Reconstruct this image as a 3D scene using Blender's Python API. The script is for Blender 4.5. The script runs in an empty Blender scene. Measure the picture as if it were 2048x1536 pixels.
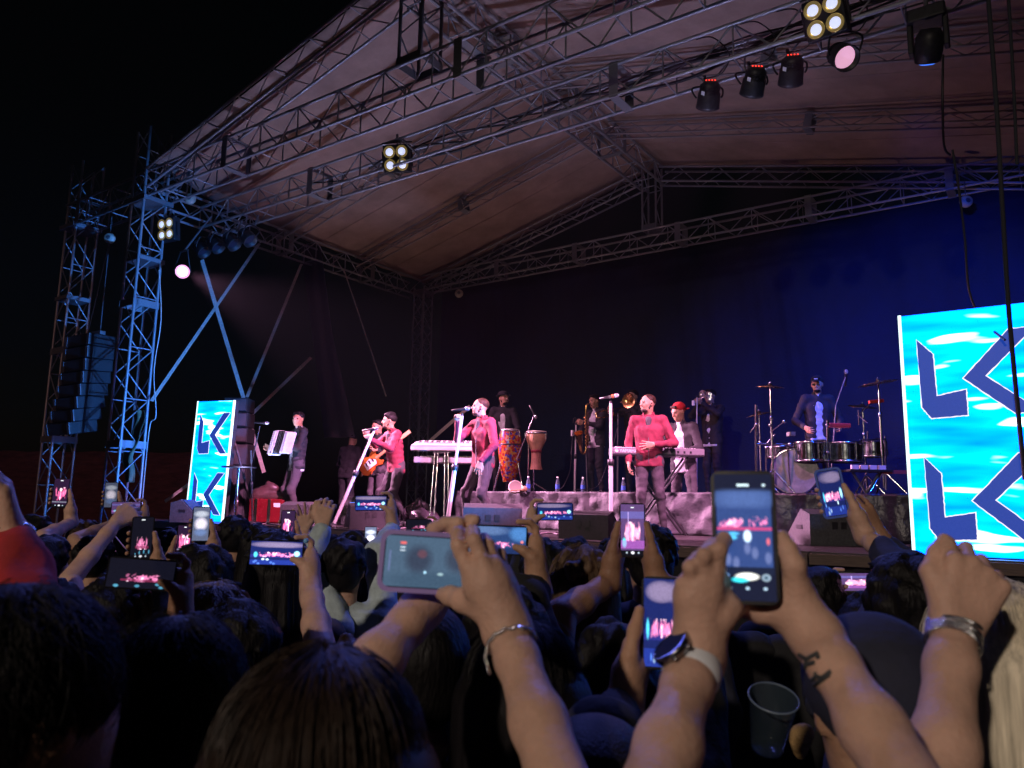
import bpy, bmesh, math, random
import numpy as np
from mathutils import Vector, Matrix

random.seed(7)
rng = np.random.default_rng(7)
SC = bpy.context.scene
COL = SC.collection

# ---------------------------------------------------------------- camera
F_PX, CX, CY = 1541.0, 1024.0, 768.0
CAM = Vector((0, 0, 1.85))
YAW, PITCH, ROLL = math.radians(35), math.radians(8.9), math.radians(1.0)
FH = Vector((-math.sin(YAW), math.cos(YAW), 0))
R0 = Vector((math.cos(YAW), math.sin(YAW), 0))
ZUP = Vector((0, 0, 1))
FW = FH * math.cos(PITCH) + ZUP * math.sin(PITCH)
U0 = -FH * math.sin(PITCH) + ZUP * math.cos(PITCH)
CR = R0 * math.cos(ROLL) + U0 * math.sin(ROLL)
CU = -R0 * math.sin(ROLL) + U0 * math.cos(ROLL)
cam_data = bpy.data.cameras.new('camera')
cam = bpy.data.objects.new('camera', cam_data)
COL.objects.link(cam)
M = Matrix((CR, CU, -FW)).transposed().to_4x4()
M.translation = CAM
cam.matrix_world = M
cam_data.sensor_width = 36.0
cam_data.lens = F_PX / 2048 * 36.0
cam_data.clip_start = 0.05
cam_data.clip_end = 2000
cam_data.dof.use_dof = True
cam_data.dof.focus_distance = 9.5
cam_data.dof.aperture_fstop = 6.3
SC.camera = cam

# ---------------------------------------------------------------- world: night sky
world = bpy.data.worlds.new('World')
SC.world = world
world.use_nodes = True
wn = world.node_tree.nodes
sky = wn.new('ShaderNodeTexSky')
sky.sky_type = 'NISHITA'
sky.sun_disc = False
sky.sun_elevation = math.radians(1.5)
sky.sun_rotation = math.radians(215)
wn['Background'].inputs['Strength'].default_value = 0.0012
world.node_tree.links.new(sky.outputs['Color'], wn['Background'].inputs['Color'])
SC.view_settings.view_transform = 'Standard'
SC.view_settings.look = 'None'
SC.view_settings.exposure = 0.0
SC.view_settings.gamma = 1.0
SC.cycles.use_denoising = True
SC.cycles.max_bounces = 5
SC.cycles.diffuse_bounces = 3
SC.cycles.glossy_bounces = 3
SC.cycles.transmission_bounces = 5
SC.cycles.volume_bounces = 0
SC.cycles.sample_clamp_indirect = 4.0
SC.cycles.caustics_reflective = False
SC.cycles.caustics_refractive = False
SC.cycles.use_light_tree = True

def lamp(name, kind, loc, target, energy, color, **kw):
    d = bpy.data.lights.new(name, kind)
    d.energy = energy
    d.color = color
    o = bpy.data.objects.new(name, d)
    COL.objects.link(o)
    o.location = loc
    o.rotation_euler = (Vector(target) - Vector(loc)).to_track_quat('-Z', 'Y').to_euler()
    for k, v in kw.items():
        setattr(d, k, v)
    return o

# moonlight stands in for the sun at night
lamp('moon', 'SUN', (0, 0, 60), (-20, 30, 0), 0.012, (0.75, 0.82, 1.0), angle=math.radians(0.5))
PINK = (1.0, 0.36, 0.72)
# stage spot hung at the tower (lit in the photograph); the pink front lamps after it are assumed
SPOT_L = Vector((-11.9, 7.15, 5.68))
lamp('tower_spot_beam', 'SPOT', SPOT_L + Vector((.2, .05, -.08)), (-5.6, 8.3, 2.7), 15000, (1.0, 0.44, 0.74), spot_size=math.radians(40), spot_blend=.7, shadow_soft_size=.09)
for i, (x, tx, ty, e) in enumerate([(-2.9, -9.6, 8.2, 6200), (-2.3, -7.6, 8.3, 6200), (-1.75, -5.4, 8.0, 6000), (-1.3, -3.6, 8.9, 5400)]):  # assumed front lamps without fixtures, to light the singers
    lamp('assumed_par_beam', 'SPOT', (x, 6.45, 6.4), (tx, ty, 2.3), e, PINK, spot_size=math.radians(27), spot_blend=.7, shadow_soft_size=.08)
for x, tx, e in [(-9.4, -6.0, 1300), (-4.2, -4.3, 1000)]:  # two wider assumed lamps, also without fixtures
    lamp('assumed_truss_beam', 'SPOT', (x, 6.2, 6.6), (tx, 9.2, 2.3), e, (1.0, .36, .68), spot_size=math.radians(62), spot_blend=.8, shadow_soft_size=.1)
# blue wash assumed to come from the moving head and from beside the screen
lamp('blue_wash_beam', 'SPOT', (-.85, 8.35, 6.0), (-1.2, 14.3, 2.2), 2000, (.004, .075, 1.0), spot_size=math.radians(100), spot_blend=1.0, shadow_soft_size=.1)
lamp('assumed_blue_beam', 'SPOT', (-1.5, 6.7, 1.75), (-13.6, 6.1, 4.6), 11000, (.06, .28, 1.0), spot_size=math.radians(38), spot_blend=1.0, shadow_soft_size=.1)  # assumed lamp without a fixture, to turn the towers blue
# unseen uplighters, added on the deck to brighten the canopy
for (x, y, z, e) in [(-11.2, 11.6, 1.8, 78), (-8.9, 12.6, 1.8, 78), (-1.6, 13.9, 2.33, 62)]:
    lamp('canopy_fill_beam', 'SPOT', (x, y, z), (x * .7 - 6.4 * .3, y - 2.2, 9), e, (1.0, .62, .52), spot_size=math.radians(115), spot_blend=1.0, shadow_soft_size=.1)
for x, tx in ((-9.9, -9.0), (-3.2, -4.5)):  # fill lamps without a fixture, added to lift the truss undersides
    lamp('truss_fill_beam', 'SPOT', (x, 7.3, 1.85), (tx, 7.6, 7.2), 430, (.52, .55, 1.0), spot_size=math.radians(100), spot_blend=1.0, shadow_soft_size=.1)
# unseen blue wash, added to put a blue rim on the audience
for x, tx in ((-9.0, -5.5), (-3.0, -1.0)):
    lamp('audience_fill_beam', 'SPOT', (x, 6.2, 6.75), (tx, 1.8, 1.5), 650, (.16, .20, 1.0), spot_size=math.radians(75), spot_blend=1.0, shadow_soft_size=.1)
# assumed floodlight on an unseen mast behind the audience
ASSUMED_FLOOD = Vector((0.5, -15.0, 8.0))
lamp('assumed_floodlight_beam', 'SPOT', ASSUMED_FLOOD, (-2.0, 3.0, 1.6), 4300, (1.0, .82, .68), spot_size=math.radians(42), spot_blend=.9, shadow_soft_size=.25)
lamp('wall_fill_beam', 'SPOT', ASSUMED_FLOOD + Vector((-.75, .05, -.33)), (-25.0, 13.0, 1.8), 2500, (1.0, .50, .42), spot_size=math.radians(24), spot_blend=.9, shadow_soft_size=.15)  # second head, added only to brighten the far wall
# ---------------------------------------------------------------- pixel helpers: a point seen at a pixel, at its real depth
def ray(x, y):
    return FW + CR * ((x - CX) / F_PX) + CU * ((CY - y) / F_PX)
def D(x, y, d):
    return CAM + ray(x, y) * d
def onY(x, y, Y):
    r = ray(x, y); return CAM + r * (Y / r.y)
def hd(a):
    a = math.radians(a)
    return (-FH * math.cos(a) - R0 * math.sin(a)).normalized()

# ---------------------------------------------------------------- materials
MATS = {}
def mat(name, color=(.5, .5, .5), rough=.6, metal=0.0, noise=0.0, nscale=8.0, bump=0.0, bscale=40.0, emit=None, estr=0.0,
        stretch=None, color2=None, trans=0.0, alpha=1.0, spec=.5, coords='Object', sheen=0.0, detail=4.0):
    if name in MATS: return MATS[name]
    m = bpy.data.materials.new(name); m.use_nodes = True
    nt = m.node_tree; b = nt.nodes['Principled BSDF']
    b.inputs['Base Color'].default_value = (*color, 1)
    b.inputs['Roughness'].default_value = rough
    b.inputs['Metallic'].default_value = metal
    b.inputs['Specular IOR Level'].default_value = spec
    if trans: b.inputs['Transmission Weight'].default_value = trans
    if alpha < 1: b.inputs['Alpha'].default_value = alpha
    if sheen: b.inputs['Sheen Weight'].default_value = sheen
    if emit:
        b.inputs['Emission Color'].default_value = (*emit, 1)
        b.inputs['Emission Strength'].default_value = estr
    tc = None
    if noise or bump or color2:
        tc = nt.nodes.new('ShaderNodeTexCoord')
        mp = nt.nodes.new('ShaderNodeMapping')
        if stretch: mp.inputs['Scale'].default_value = stretch
        nt.links.new(tc.outputs[coords], mp.inputs['Vector'])
    if noise or color2:
        n = nt.nodes.new('ShaderNodeTexNoise'); n.inputs['Scale'].default_value = nscale; n.inputs['Detail'].default_value = detail
        n.inputs['Roughness'].default_value = .65
        nt.links.new(mp.outputs[0], n.inputs['Vector'])
        rp = nt.nodes.new('ShaderNodeValToRGB')
        c2 = color2 or tuple(c * (1 + noise) for c in color)
        c1 = color if color2 else tuple(max(c * (1 - noise), 0) for c in color)
        rp.color_ramp.elements[0].position = .32; rp.color_ramp.elements[1].position = .68
        rp.color_ramp.elements[0].color = (*c1, 1); rp.color_ramp.elements[1].color = (*c2, 1)
        nt.links.new(n.outputs['Fac'], rp.inputs['Fac'])
        nt.links.new(rp.outputs['Color'], b.inputs['Base Color'])
        rr = nt.nodes.new('ShaderNodeMapRange'); rr.inputs['To Min'].default_value = max(rough - .1, .03); rr.inputs['To Max'].default_value = min(rough + .12, 1)
        nt.links.new(n.outputs['Fac'], rr.inputs['Value']); nt.links.new(rr.outputs[0], b.inputs['Roughness'])
    if bump:
        n2 = nt.nodes.new('ShaderNodeTexNoise'); n2.inputs['Scale'].default_value = bscale; n2.inputs['Detail'].default_value = 5
        nt.links.new(mp.outputs[0], n2.inputs['Vector'])
        bp = nt.nodes.new('ShaderNodeBump'); bp.inputs['Strength'].default_value = bump; bp.inputs['Distance'].default_value = .02
        nt.links.new(n2.outputs['Fac'], bp.inputs['Height']); nt.links.new(bp.outputs[0], b.inputs['Normal'])
    MATS[name] = m
    return m

def screen_mat():
    if 'screen' in MATS: return MATS['screen']
    m = bpy.data.materials.new('phone screen picture'); m.use_nodes = True
    nt = m.node_tree; b = nt.nodes['Principled BSDF']
    a = nt.nodes.new('ShaderNodeVertexColor'); a.layer_name = 'pic'
    b.inputs['Base Color'].default_value = (.01, .01, .012, 1); b.inputs['Roughness'].default_value = .12
    nt.links.new(a.outputs['Color'], b.inputs['Emission Color']); b.inputs['Emission Strength'].default_value = 1.5
    try: m.cycles.emission_sampling = 'NONE'
    except Exception: pass
    MATS['screen'] = m
    return m

METAL = mat('galvanised truss metal', (.36, .37, .40), .42, .55, noise=.3, nscale=9, bump=.15, bscale=60)
METALD = mat('weathered dark truss metal', (.17, .175, .19), .5, .5, noise=.35, nscale=7, bump=.2, bscale=50)
CHROME = mat('chrome stand metal', (.75, .75, .78), .16, 1.0, noise=.12, nscale=20)
BLACK = mat('black painted metal', (.018, .018, .02), .45, 0, noise=.4, nscale=20, bump=.1)
RUBBER = mat('black rubber', (.012, .012, .013), .75, bump=.1)
GRILLE = mat('black speaker grille', (.03, .03, .033), .55, .2, noise=.4, nscale=180, bump=.5, bscale=400)
CABINET = mat('black speaker cabinet', (.022, .022, .024), .6, noise=.35, nscale=40, bump=.3, bscale=150)
GREYCAB = mat('grey speaker cabinet', (.075, .075, .08), .6, noise=.3, nscale=40, bump=.3, bscale=150)
PLASTIC = mat('black plastic', (.015, .015, .017), .35, noise=.2)
WHITEP = mat('white plastic', (.72, .72, .72), .35, noise=.06)
STANDM = mat('satin stand tube', (.70, .66, .69), .32, .35, noise=.12, nscale=20)
BRASS = mat('lacquered brass', (.78, .48, .16), .2, 1.0, noise=.2, nscale=18)
SILVER = mat('silver plated metal', (.78, .78, .8), .18, 1.0, noise=.1)
SKIN = mat('skin tan', (.46, .265, .175), .5, noise=.14, nscale=16, bump=.17, bscale=150, spec=.25)
SKINL = mat('skin light', (.58, .36, .275), .5, noise=.13, nscale=16, bump=.17, bscale=150, spec=.25)
SKIND = mat('skin brown', (.33, .18, .115), .5, noise=.14, nscale=16, bump=.17, bscale=150, spec=.25)

for m_ in (SKIN, SKINL, SKIND):
    b_ = m_.node_tree.nodes['Principled BSDF']; b_.inputs['Subsurface Weight'].default_value = .15; b_.inputs['Subsurface Radius'].default_value = (1.0, .4, .25); b_.inputs['Subsurface Scale'].default_value = .006
# ---------------------------------------------------------------- objects
def wm(o):
    m = o.matrix_basis.copy()
    return m if o.parent is None else wm(o.parent) @ o.matrix_parent_inverse @ m
def obj(name, mesh, parent=None, matl=None, label=None, cat=None, group=None, kind=None, loc=None):
    o = bpy.data.objects.new(name, mesh)
    COL.objects.link(o)
    if matl is not None and mesh is not None and not mesh.materials: mesh.materials.append(matl)
    if loc is not None: o.location = loc
    if parent is not None:
        o.parent = parent; o.matrix_parent_inverse = wm(parent).inverted()
    if label: o['label'] = label
    if cat: o['category'] = cat
    if group: o['group'] = group
    if kind: o['kind'] = kind
    return o
def thing(name, label, cat, loc=(0, 0, 0), rotz=0.0, group=None, kind=None):
    o = obj(name, None, None, None, label, cat, group, kind, loc)
    o.rotation_euler = (0, 0, rotz); o.empty_display_size = .1
    return o
def set_matrix(o, m):
    """local transform below the parent (parents carry loc/rot only)"""
    o.matrix_basis = m

class MB:
    def __init__(s): s.v = []; s.f = []; s.sm = []
    def add(s, vs, fs, smooth=False):
        n = len(s.v); s.v += [tuple(v) for v in vs]; s.f += [tuple(i + n for i in f) for f in fs]; s.sm += [smooth] * len(fs); return s
    def box(s, c, h, rot=None, bev=0.0):
        c = Vector(c); r = rot or Matrix.Identity(3)
        if bev <= 0:
            vs = [c + r @ Vector((h[0] * a, h[1] * b, h[2] * d)) for a in (-1, 1) for b in (-1, 1) for d in (-1, 1)]
            s.add(vs, [(0, 1, 3, 2), (4, 6, 7, 5), (0, 4, 5, 1), (2, 3, 7, 6), (0, 2, 6, 4), (1, 5, 7, 3)]); return s
        bm = bmesh.new(); bmesh.ops.create_cube(bm, size=2)
        for v in bm.verts: v.co = Vector((v.co.x * h[0], v.co.y * h[1], v.co.z * h[2]))
        bmesh.ops.bevel(bm, geom=bm.edges[:], offset=bev, segments=2, profile=.5, affect='EDGES')
        bm.verts.index_update()
        s.add([c + r @ v.co for v in bm.verts], [[v.index for v in f.verts] for f in bm.faces]); bm.free(); return s
    def tube(s, pts, rad, n=10, cap=True, smooth=True):
        pts = [Vector(p) for p in pts]
        if not isinstance(rad, (list, tuple)): rad = [rad] * len(pts)
        rings = []; prev = None
        for i, p in enumerate(pts):
            t = (pts[min(i + 1, len(pts) - 1)] - pts[max(i - 1, 0)]).normalized()
            if prev is None:
                a = t.orthogonal().normalized()
            else:
                a = (prev - t * prev.dot(t))
                a = a.normalized() if a.length > 1e-6 else t.orthogonal().normalized()
            prev = a; b = t.cross(a)
            rings.append([p + (a * math.cos(2 * math.pi * k / n) + b * math.sin(2 * math.pi * k / n)) * rad[i] for k in range(n)])
        vs = [v for r in rings for v in r]; fs = []
        for i in range(len(pts) - 1):
            for k in range(n):
                fs.append((i * n + k, i * n + (k + 1) % n, (i + 1) * n + (k + 1) % n, (i + 1) * n + k))
        s.add(vs, fs, smooth)
        if cap:
            s.add(rings[0], [tuple(range(n))[::-1]]); s.add(rings[-1], [tuple(range(n))])
        return s
    def lathe(s, prof, c=(0, 0, 0), rot=None, n=24, smooth=True):
        c = Vector(c); r = rot or Matrix.Identity(3); m = len(prof); vs = []; fs = []
        for (rr, z) in prof:
            for k in range(n):
                a = 2 * math.pi * k / n; vs.append(c + r @ Vector((rr * math.cos(a), rr * math.sin(a), z)))
        for i in range(m - 1):
            for k in range(n):
                fs.append((i * n + k, i * n + (k + 1) % n, (i + 1) * n + (k + 1) % n, (i + 1) * n + k))
        s.add(vs, fs, smooth); return s
    def prism(s, poly, d0, d1, fr):
        """poly in 2D; fr(u, v, w) -> point"""
        n = len(poly); a = [fr(u, v, d0) for u, v in poly]; b = [fr(u, v, d1) for u, v in poly]
        s.add(a + b, [tuple(range(n))[::-1], tuple(range(n, 2 * n))] + [(i, (i + 1) % n, n + (i + 1) % n, n + i) for i in range(n)]); return s
    def mesh(s, name='mesh'):
        me = bpy.data.meshes.new(name); me.from_pydata(s.v, [], s.f)
        me.polygons.foreach_set('use_smooth', s.sm); me.update(); return me
    def build(s, name, matl, parent=None, **k):
        return obj(name, s.mesh(name), parent, matl, **k)

_UC = {}
def unit_cyl(matl, n=8):
    key = (matl.name, n)
    if key not in _UC:
        b = MB(); b.tube([(0, 0, 0), (0, 0, 1)], 1.0, n=n); me = b.mesh('bar'); me.materials.append(matl); _UC[key] = me
    return _UC[key]
def bar(name, p0, p1, r, matl, parent=None, n=8, origin=None, **k):
    """one round bar as its own object; coordinates are world (or the parent's own frame)"""
    p0 = Vector(p0); p1 = Vector(p1); d = p1 - p0
    o = obj(name, unit_cyl(matl, n), parent, None, **k)
    q = d.to_track_quat('Z', 'Y').to_matrix().to_4x4()
    o.matrix_basis = Matrix.Translation(p0) @ q @ Matrix.Diagonal((r, r, d.length, 1))
    return o
_UB = {}
def block(name, c, h, matl, parent=None, rot=None, **k):
    if matl.name not in _UB:
        me = MB().box((0, 0, 0), (1, 1, 1)).mesh('block'); me.materials.append(matl); _UB[matl.name] = me
    o = obj(name, _UB[matl.name], parent, None, **k)
    r = (rot or Matrix.Identity(3)).to_4x4()
    o.matrix_basis = Matrix.Translation(Vector(c)) @ r @ Matrix.Diagonal((*h, 1))
    return o
def frame3(x, y, z):
    return Matrix((Vector(x), Vector(y), Vector(z))).transposed()
def aim(zdir, up=(0, 0, 1)):
    """rotation whose +Z looks along zdir and +Y is near up"""
    z = Vector(zdir).normalized(); x = Vector(up).cross(z)
    x = x.normalized() if x.length > 1e-5 else z.orthogonal().normalized()
    return frame3(x, z.cross(x), z)
def sag(a, b, s, n=10):
    a = Vector(a); b = Vector(b)
    return [a.lerp(b, i / n) - ZUP * s * 4 * (i / n) * (1 - i / n) for i in range(n + 1)]
def smoothpts(pts, n=6):
    pts = [Vector(p) for p in pts]; out = []
    P = [pts[0]] + pts + [pts[-1]]
    for i in range(1, len(P) - 2):
        for k in range(n):
            t = k / n; a, b, c, d = P[i - 1], P[i], P[i + 1], P[i + 2]
            out.append(.5 * ((2 * b) + (c - a) * t + (2 * a - 5 * b + 4 * c - d) * t * t + (3 * b - a - 3 * c + d) * t ** 3))
    out.append(pts[-1]); return out

# ---------------------------------------------------------------- signed distance bodies -> one continuous surface
def cone(a, b, ra, rb=None, k=.012):
    return ('c', np.array(a, float), np.array(b, float), ra, ra if rb is None else rb, k)
def ell(c, r, rot=None, k=.012, sub=False):
    return ('s' if sub else 'e', np.array(c, float), np.array(r, float), None if rot is None else np.array(rot, float), k)
def sdf_mesh(name, prims, vox):
    lo = np.full(3, 1e9); hi = np.full(3, -1e9)
    bb = []
    for p in prims:
        if p[0] in 'cd':
            r = max(p[3], p[4]); l = np.minimum(p[1], p[2]) - r; h = np.maximum(p[1], p[2]) + r
        else:
            r = p[2].max(); l = p[1] - r; h = p[1] + r
        bb.append((l, h))
        if p[0] not in 'sd': lo = np.minimum(lo, l); hi = np.maximum(hi, h)
    lo -= 2.5 * vox; hi += 2.5 * vox
    n = np.ceil((hi - lo) / vox).astype(int) + 1
    ax = [(lo[i] + np.arange(n[i]) * vox).astype(np.float32) for i in range(3)]
    phi = np.full(n, 1.0, np.float32)
    for p, (l, h) in zip(prims, bb):
        k = p[-1]
        mg = max(k * 1.5, 2.5 * vox) + vox
        i0 = np.clip(((l - mg - lo) / vox).astype(int), 0, n - 1); i1 = np.clip(((h + mg - lo) / vox).astype(int) + 2, 1, n)
        if (i1 <= i0).any(): continue
        X = ax[0][i0[0]:i1[0], None, None]; Y = ax[1][None, i0[1]:i1[1], None]; Zc = ax[2][None, None, i0[2]:i1[2]]
        if p[0] in 'cd':
            a, b = p[1], p[2]; ba = b - a; L2 = float(ba @ ba) + 1e-12
            t = ((X - a[0]) * ba[0] + (Y - a[1]) * ba[1] + (Zc - a[2]) * ba[2]) / L2
            t = np.clip(t, 0, 1)
            d = np.sqrt((X - a[0] - t * ba[0]) ** 2 + (Y - a[1] - t * ba[1]) ** 2 + (Zc - a[2] - t * ba[2]) ** 2) - (p[3] + t * (p[4] - p[3]))
        else:
            c, r, rot = p[1], p[2], p[3]
            dx, dy, dz = X - c[0], Y - c[1], Zc - c[2]
            if rot is not None:
                dx, dy, dz = (rot[0, 0] * dx + rot[1, 0] * dy + rot[2, 0] * dz, rot[0, 1] * dx + rot[1, 1] * dy + rot[2, 1] * dz, rot[0, 2] * dx + rot[1, 2] * dy + rot[2, 2] * dz)
            k0 = np.sqrt((dx / r[0]) ** 2 + (dy / r[1]) ** 2 + (dz / r[2]) ** 2)
            k1 = np.sqrt((dx / r[0] ** 2) ** 2 + (dy / r[1] ** 2) ** 2 + (dz / r[2] ** 2) ** 2) + 1e-9
            d = k0 * (k0 - 1) / k1
        S = phi[i0[0]:i1[0], i0[1]:i1[1], i0[2]:i1[2]]
        d = d.astype(np.float32)
        if p[0] in 'sd':
            q = -d; hh = np.maximum(k - np.abs(S - q), 0) / k
            S[...] = np.maximum(S, q) + hh * hh * k * .25
        else:
            hh = np.maximum(k - np.abs(S - d), 0) / k
            S[...] = np.minimum(S, d) - hh * hh * k * .25
    # surface nets
    ins = phi < 0
    c8 = [ins[a:n[0] - 1 + a, b:n[1] - 1 + b, c:n[2] - 1 + c] for a in (0, 1) for b in (0, 1) for c in (0, 1)]
    sm = sum(x.astype(np.int8) for x in c8)
    act = np.argwhere((sm > 0) & (sm < 8))
    if len(act) == 0: return bpy.data.meshes.new(name)
    idx = np.full(n - 1, -1, np.int32); idx[act[:, 0], act[:, 1], act[:, 2]] = np.arange(len(act))
    offs = np.array([(a, b, c) for a in (0, 1) for b in (0, 1) for c in (0, 1)])
    vals = np.stack([phi[act[:, 0] + o[0], act[:, 1] + o[1], act[:, 2] + o[2]] for o in offs], 1)
    pos = np.zeros((len(act), 3)); cnt = np.zeros(len(act))
    for i in range(8):
        for ax_ in range(3):
            if offs[i][ax_] == 0:
                j = i | (4, 2, 1)[ax_]
                m = (vals[:, i] < 0) != (vals[:, j] < 0)
                t = np.where(m, vals[:, i] / (vals[:, i] - vals[:, j] + 1e-20), 0)
                pos += (offs[i] + t[:, None] * (offs[j] - offs[i])) * m[:, None]; cnt += m
    vs = lo + (act + pos / cnt[:, None]) * vox
    quads = []
    for ax_ in range(3):
        u, v = [(1, 2), (2, 0), (0, 1)][ax_]
        sl0 = [slice(None)] * 3; sl1 = [slice(None)] * 3
        sl0[ax_] = slice(0, -1); sl1[ax_] = slice(1, None)
        A = ins[tuple(sl0)]; B = ins[tuple(sl1)]
        e = np.argwhere(A != B)
        e = e[(e[:, u] > 0) & (e[:, v] > 0) & (e[:, u] < n[u] - 1) & (e[:, v] < n[v] - 1)]
        if not len(e): continue
        fl = A[e[:, 0], e[:, 1], e[:, 2]]
        def g(du, dv):
            q = e.copy(); q[:, u] += du; q[:, v] += dv; return idx[q[:, 0], q[:, 1], q[:, 2]]
        q = np.stack([g(-1, -1), g(0, -1), g(0, 0), g(-1, 0)], 1)
        q[~fl] = q[~fl][:, ::-1]
        quads.append(q)
    q = np.concatenate(quads)
    q = q[(q >= 0).all(1)]
    me = bpy.data.meshes.new(name)
    me.vertices.add(len(vs)); me.vertices.foreach_set('co', vs.astype(np.float32).ravel())
    me.loops.add(q.size); me.loops.foreach_set('vertex_index', q.astype(np.int32).ravel())
    me.polygons.add(len(q)); me.polygons.foreach_set('loop_start', np.arange(0, q.size, 4, dtype=np.int32))
    try: me.polygons.foreach_set('loop_total', np.full(len(q), 4, np.int32))
    except Exception: pass
    me.polygons.foreach_set('use_smooth', np.ones(len(q), bool))
    me.update(); me.validate()
    return me
# ================================================================ ground and stage
S = 1.5          # stage deck
RZ = 2.03        # riser deck
XL, XR, YF, YB = -12.75, -0.2, 6.9, 14.1
ASPH = mat('trodden dusty asphalt', (.045, .043, .04), .9, noise=.35, nscale=1.5, bump=.5, bscale=30)
g = MB(); N = 12
for i in range(N):
    for j in range(N):
        pass
g.add([(-400, -300, 0), (300, -300, 0), (300, 500, 0), (-400, 500, 0)], [(0, 1, 2, 3)])
g.build('ground', ASPH, kind='structure')

DECK = mat('stage plywood painted black', (.03, .026, .026), .45, noise=.5, nscale=3, bump=.2, bscale=30, stretch=(1, 4, 1))
SKIRT = mat('black stage skirt cloth', (.012, .012, .014), .9, bump=.3, bscale=60)
st = thing('stage_platform', 'wide dark stage platform with black cloth skirt in front of the crowd', 'stage', (-6.5, 7, 0))
for i in range(6):
    for j in range(6):
        x0 = -13.0 + i * 2.25; y0 = 6.95 + j * 1.22
        block('deck_panel', (x0 + 1.125, y0 + .61, S - .02), (1.121, .606, .02), DECK, st)
sk = MB(); n = 160; vs = []; fs = []
for i in range(n + 1):
    x = -13 + 13.5 * i / n; y = 7.0 + .03 * math.sin(i * 1.9) + .012 * math.sin(i * .7)
    vs += [(x, y, 0), (x, y, S - .1)]
    if i < n: fs.append((2 * i, 2 * i + 2, 2 * i + 3, 2 * i + 1))
sk.add(vs, fs, True); sk.build('skirt', SKIRT, st)
WOODEDGE = mat('worn wooden edge board', (.12, .085, .07), .7, noise=.4, nscale=6, bump=.3)
for i in range(6):
    block('edge_board', (-13 + 2.25 * (i + .5), 6.93, S - .06), (1.118, .014, .045), WOODEDGE, st)
for i in range(7):
    for y in (7.4, 10.5, 13.6): bar('leg', (-12.9 + 2.2 * i, y, 0), (-12.9 + 2.2 * i, y, S - .05), .03, METALD, st)
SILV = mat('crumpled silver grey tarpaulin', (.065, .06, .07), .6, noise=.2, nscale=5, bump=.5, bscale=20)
BLKT = mat('black plastic sheeting', (.012, .012, .016), .35, bump=1.0, bscale=9)
def sheet(name, fn, nu, nv, matl, parent, jit=0.0, thick=.006, **k):
    vs = []; fs = []
    for i in range(nu + 1):
        for j in range(nv + 1):
            p = Vector(fn(i / nu, j / nv))
            vs.append(p)
    for i in range(nu):
        for j in range(nv):
            a = i * (nv + 1) + j; fs.append((a, a + nv + 1, a + nv + 2, a + 1))
    b = MB(); b.add(vs, fs, True)
    o = b.build(name, matl, parent, **k)
    if thick:
        md = o.modifiers.new('thickness', 'SOLIDIFY'); md.thickness = thick
    return o
rs = thing('band_riser', 'low riser wrapped in crumpled silver sheeting under the brass players', 'riser', (-5.6, 9.5, S))
block('riser_deck', (-4.45, 11.7, RZ - .03), (3.2, 2.2, .03), DECK, rs)
def crum(u, v):
    x = -7.65 + 4.75 * u
    from mathutils import noise as mn
    return (x, 9.46 + .06 * mn.noise((x * 2.2, v * 1.2, 0)) * (1 - v * .6) + .06 * mn.noise((x * 6, v * 2.5, 3)) + .02 * mn.noise((x * 15, v * 6, 5)), S + .005 + (RZ - S + .01) * v)
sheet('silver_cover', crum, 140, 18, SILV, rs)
def crum2(u, v):
    x = -2.9 + 1.65 * u
    return (x, 9.47 + .03 * math.sin(x * 6 + v * 3) * (1 - v) + .015 * math.sin(x * 19), S + .005 + (RZ - S + .01) * v)
sheet('black_cover', crum2, 50, 14, BLKT, rs)
for x in (-7.5, -4.4, -1.5):
    for y in (9.7, 13.5): bar('leg', (x, y, S), (x, y, RZ - .05), .025, METALD, rs)

# backdrop
BACKD = mat('dark backdrop cloth', (.007, .011, .045), .85, noise=.25, nscale=1.2, bump=.4, bscale=25)
def bd(u, v):
    x = -12.3 + 12.9 * u; z = .2 + 6.9 * v
    from mathutils import noise as mn; f = .10 * mn.noise((x * 1.6 + z * .25, z * .12, 0)) + .03 * mn.noise((x * 5 + z * .5, z * .2, 4)) + .14 * mn.noise((x * .7, z * .5, 9))
    return (x, 14.35 + f, z)
o = sheet('backdrop_cloth', bd, 220, 24, BACKD, None, label='huge dark blue cloth backdrop hanging behind the band', cat='backdrop')
def bd2(u, v):
    x = 0.7; y = 6.9 + 8 * u; z = .2 + 6.9 * v
    return (x + .06 * math.sin(y * 6) + .03 * math.sin(y * 15), y, z)
# far red wall beside the stage
BRICK = mat('dark red brick wall', (.16, .055, .05), .85, noise=.4, nscale=2.0, bump=.6, bscale=40, stretch=(1, 1, 6))
w0 = D(-160, 900, 27); w1 = D(395, 906, 23)
def wl(u, v):
    p = w0.lerp(w1, u); return (p.x, p.y, (w0.z + (w1.z - w0.z) * u + .02 * math.sin(u * 40)) * v)
sheet('brick_wall', wl, 30, 8, BRICK, None, thick=.25, label='low dark red brick wall in the night beyond the speaker towers', cat='wall')

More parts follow.
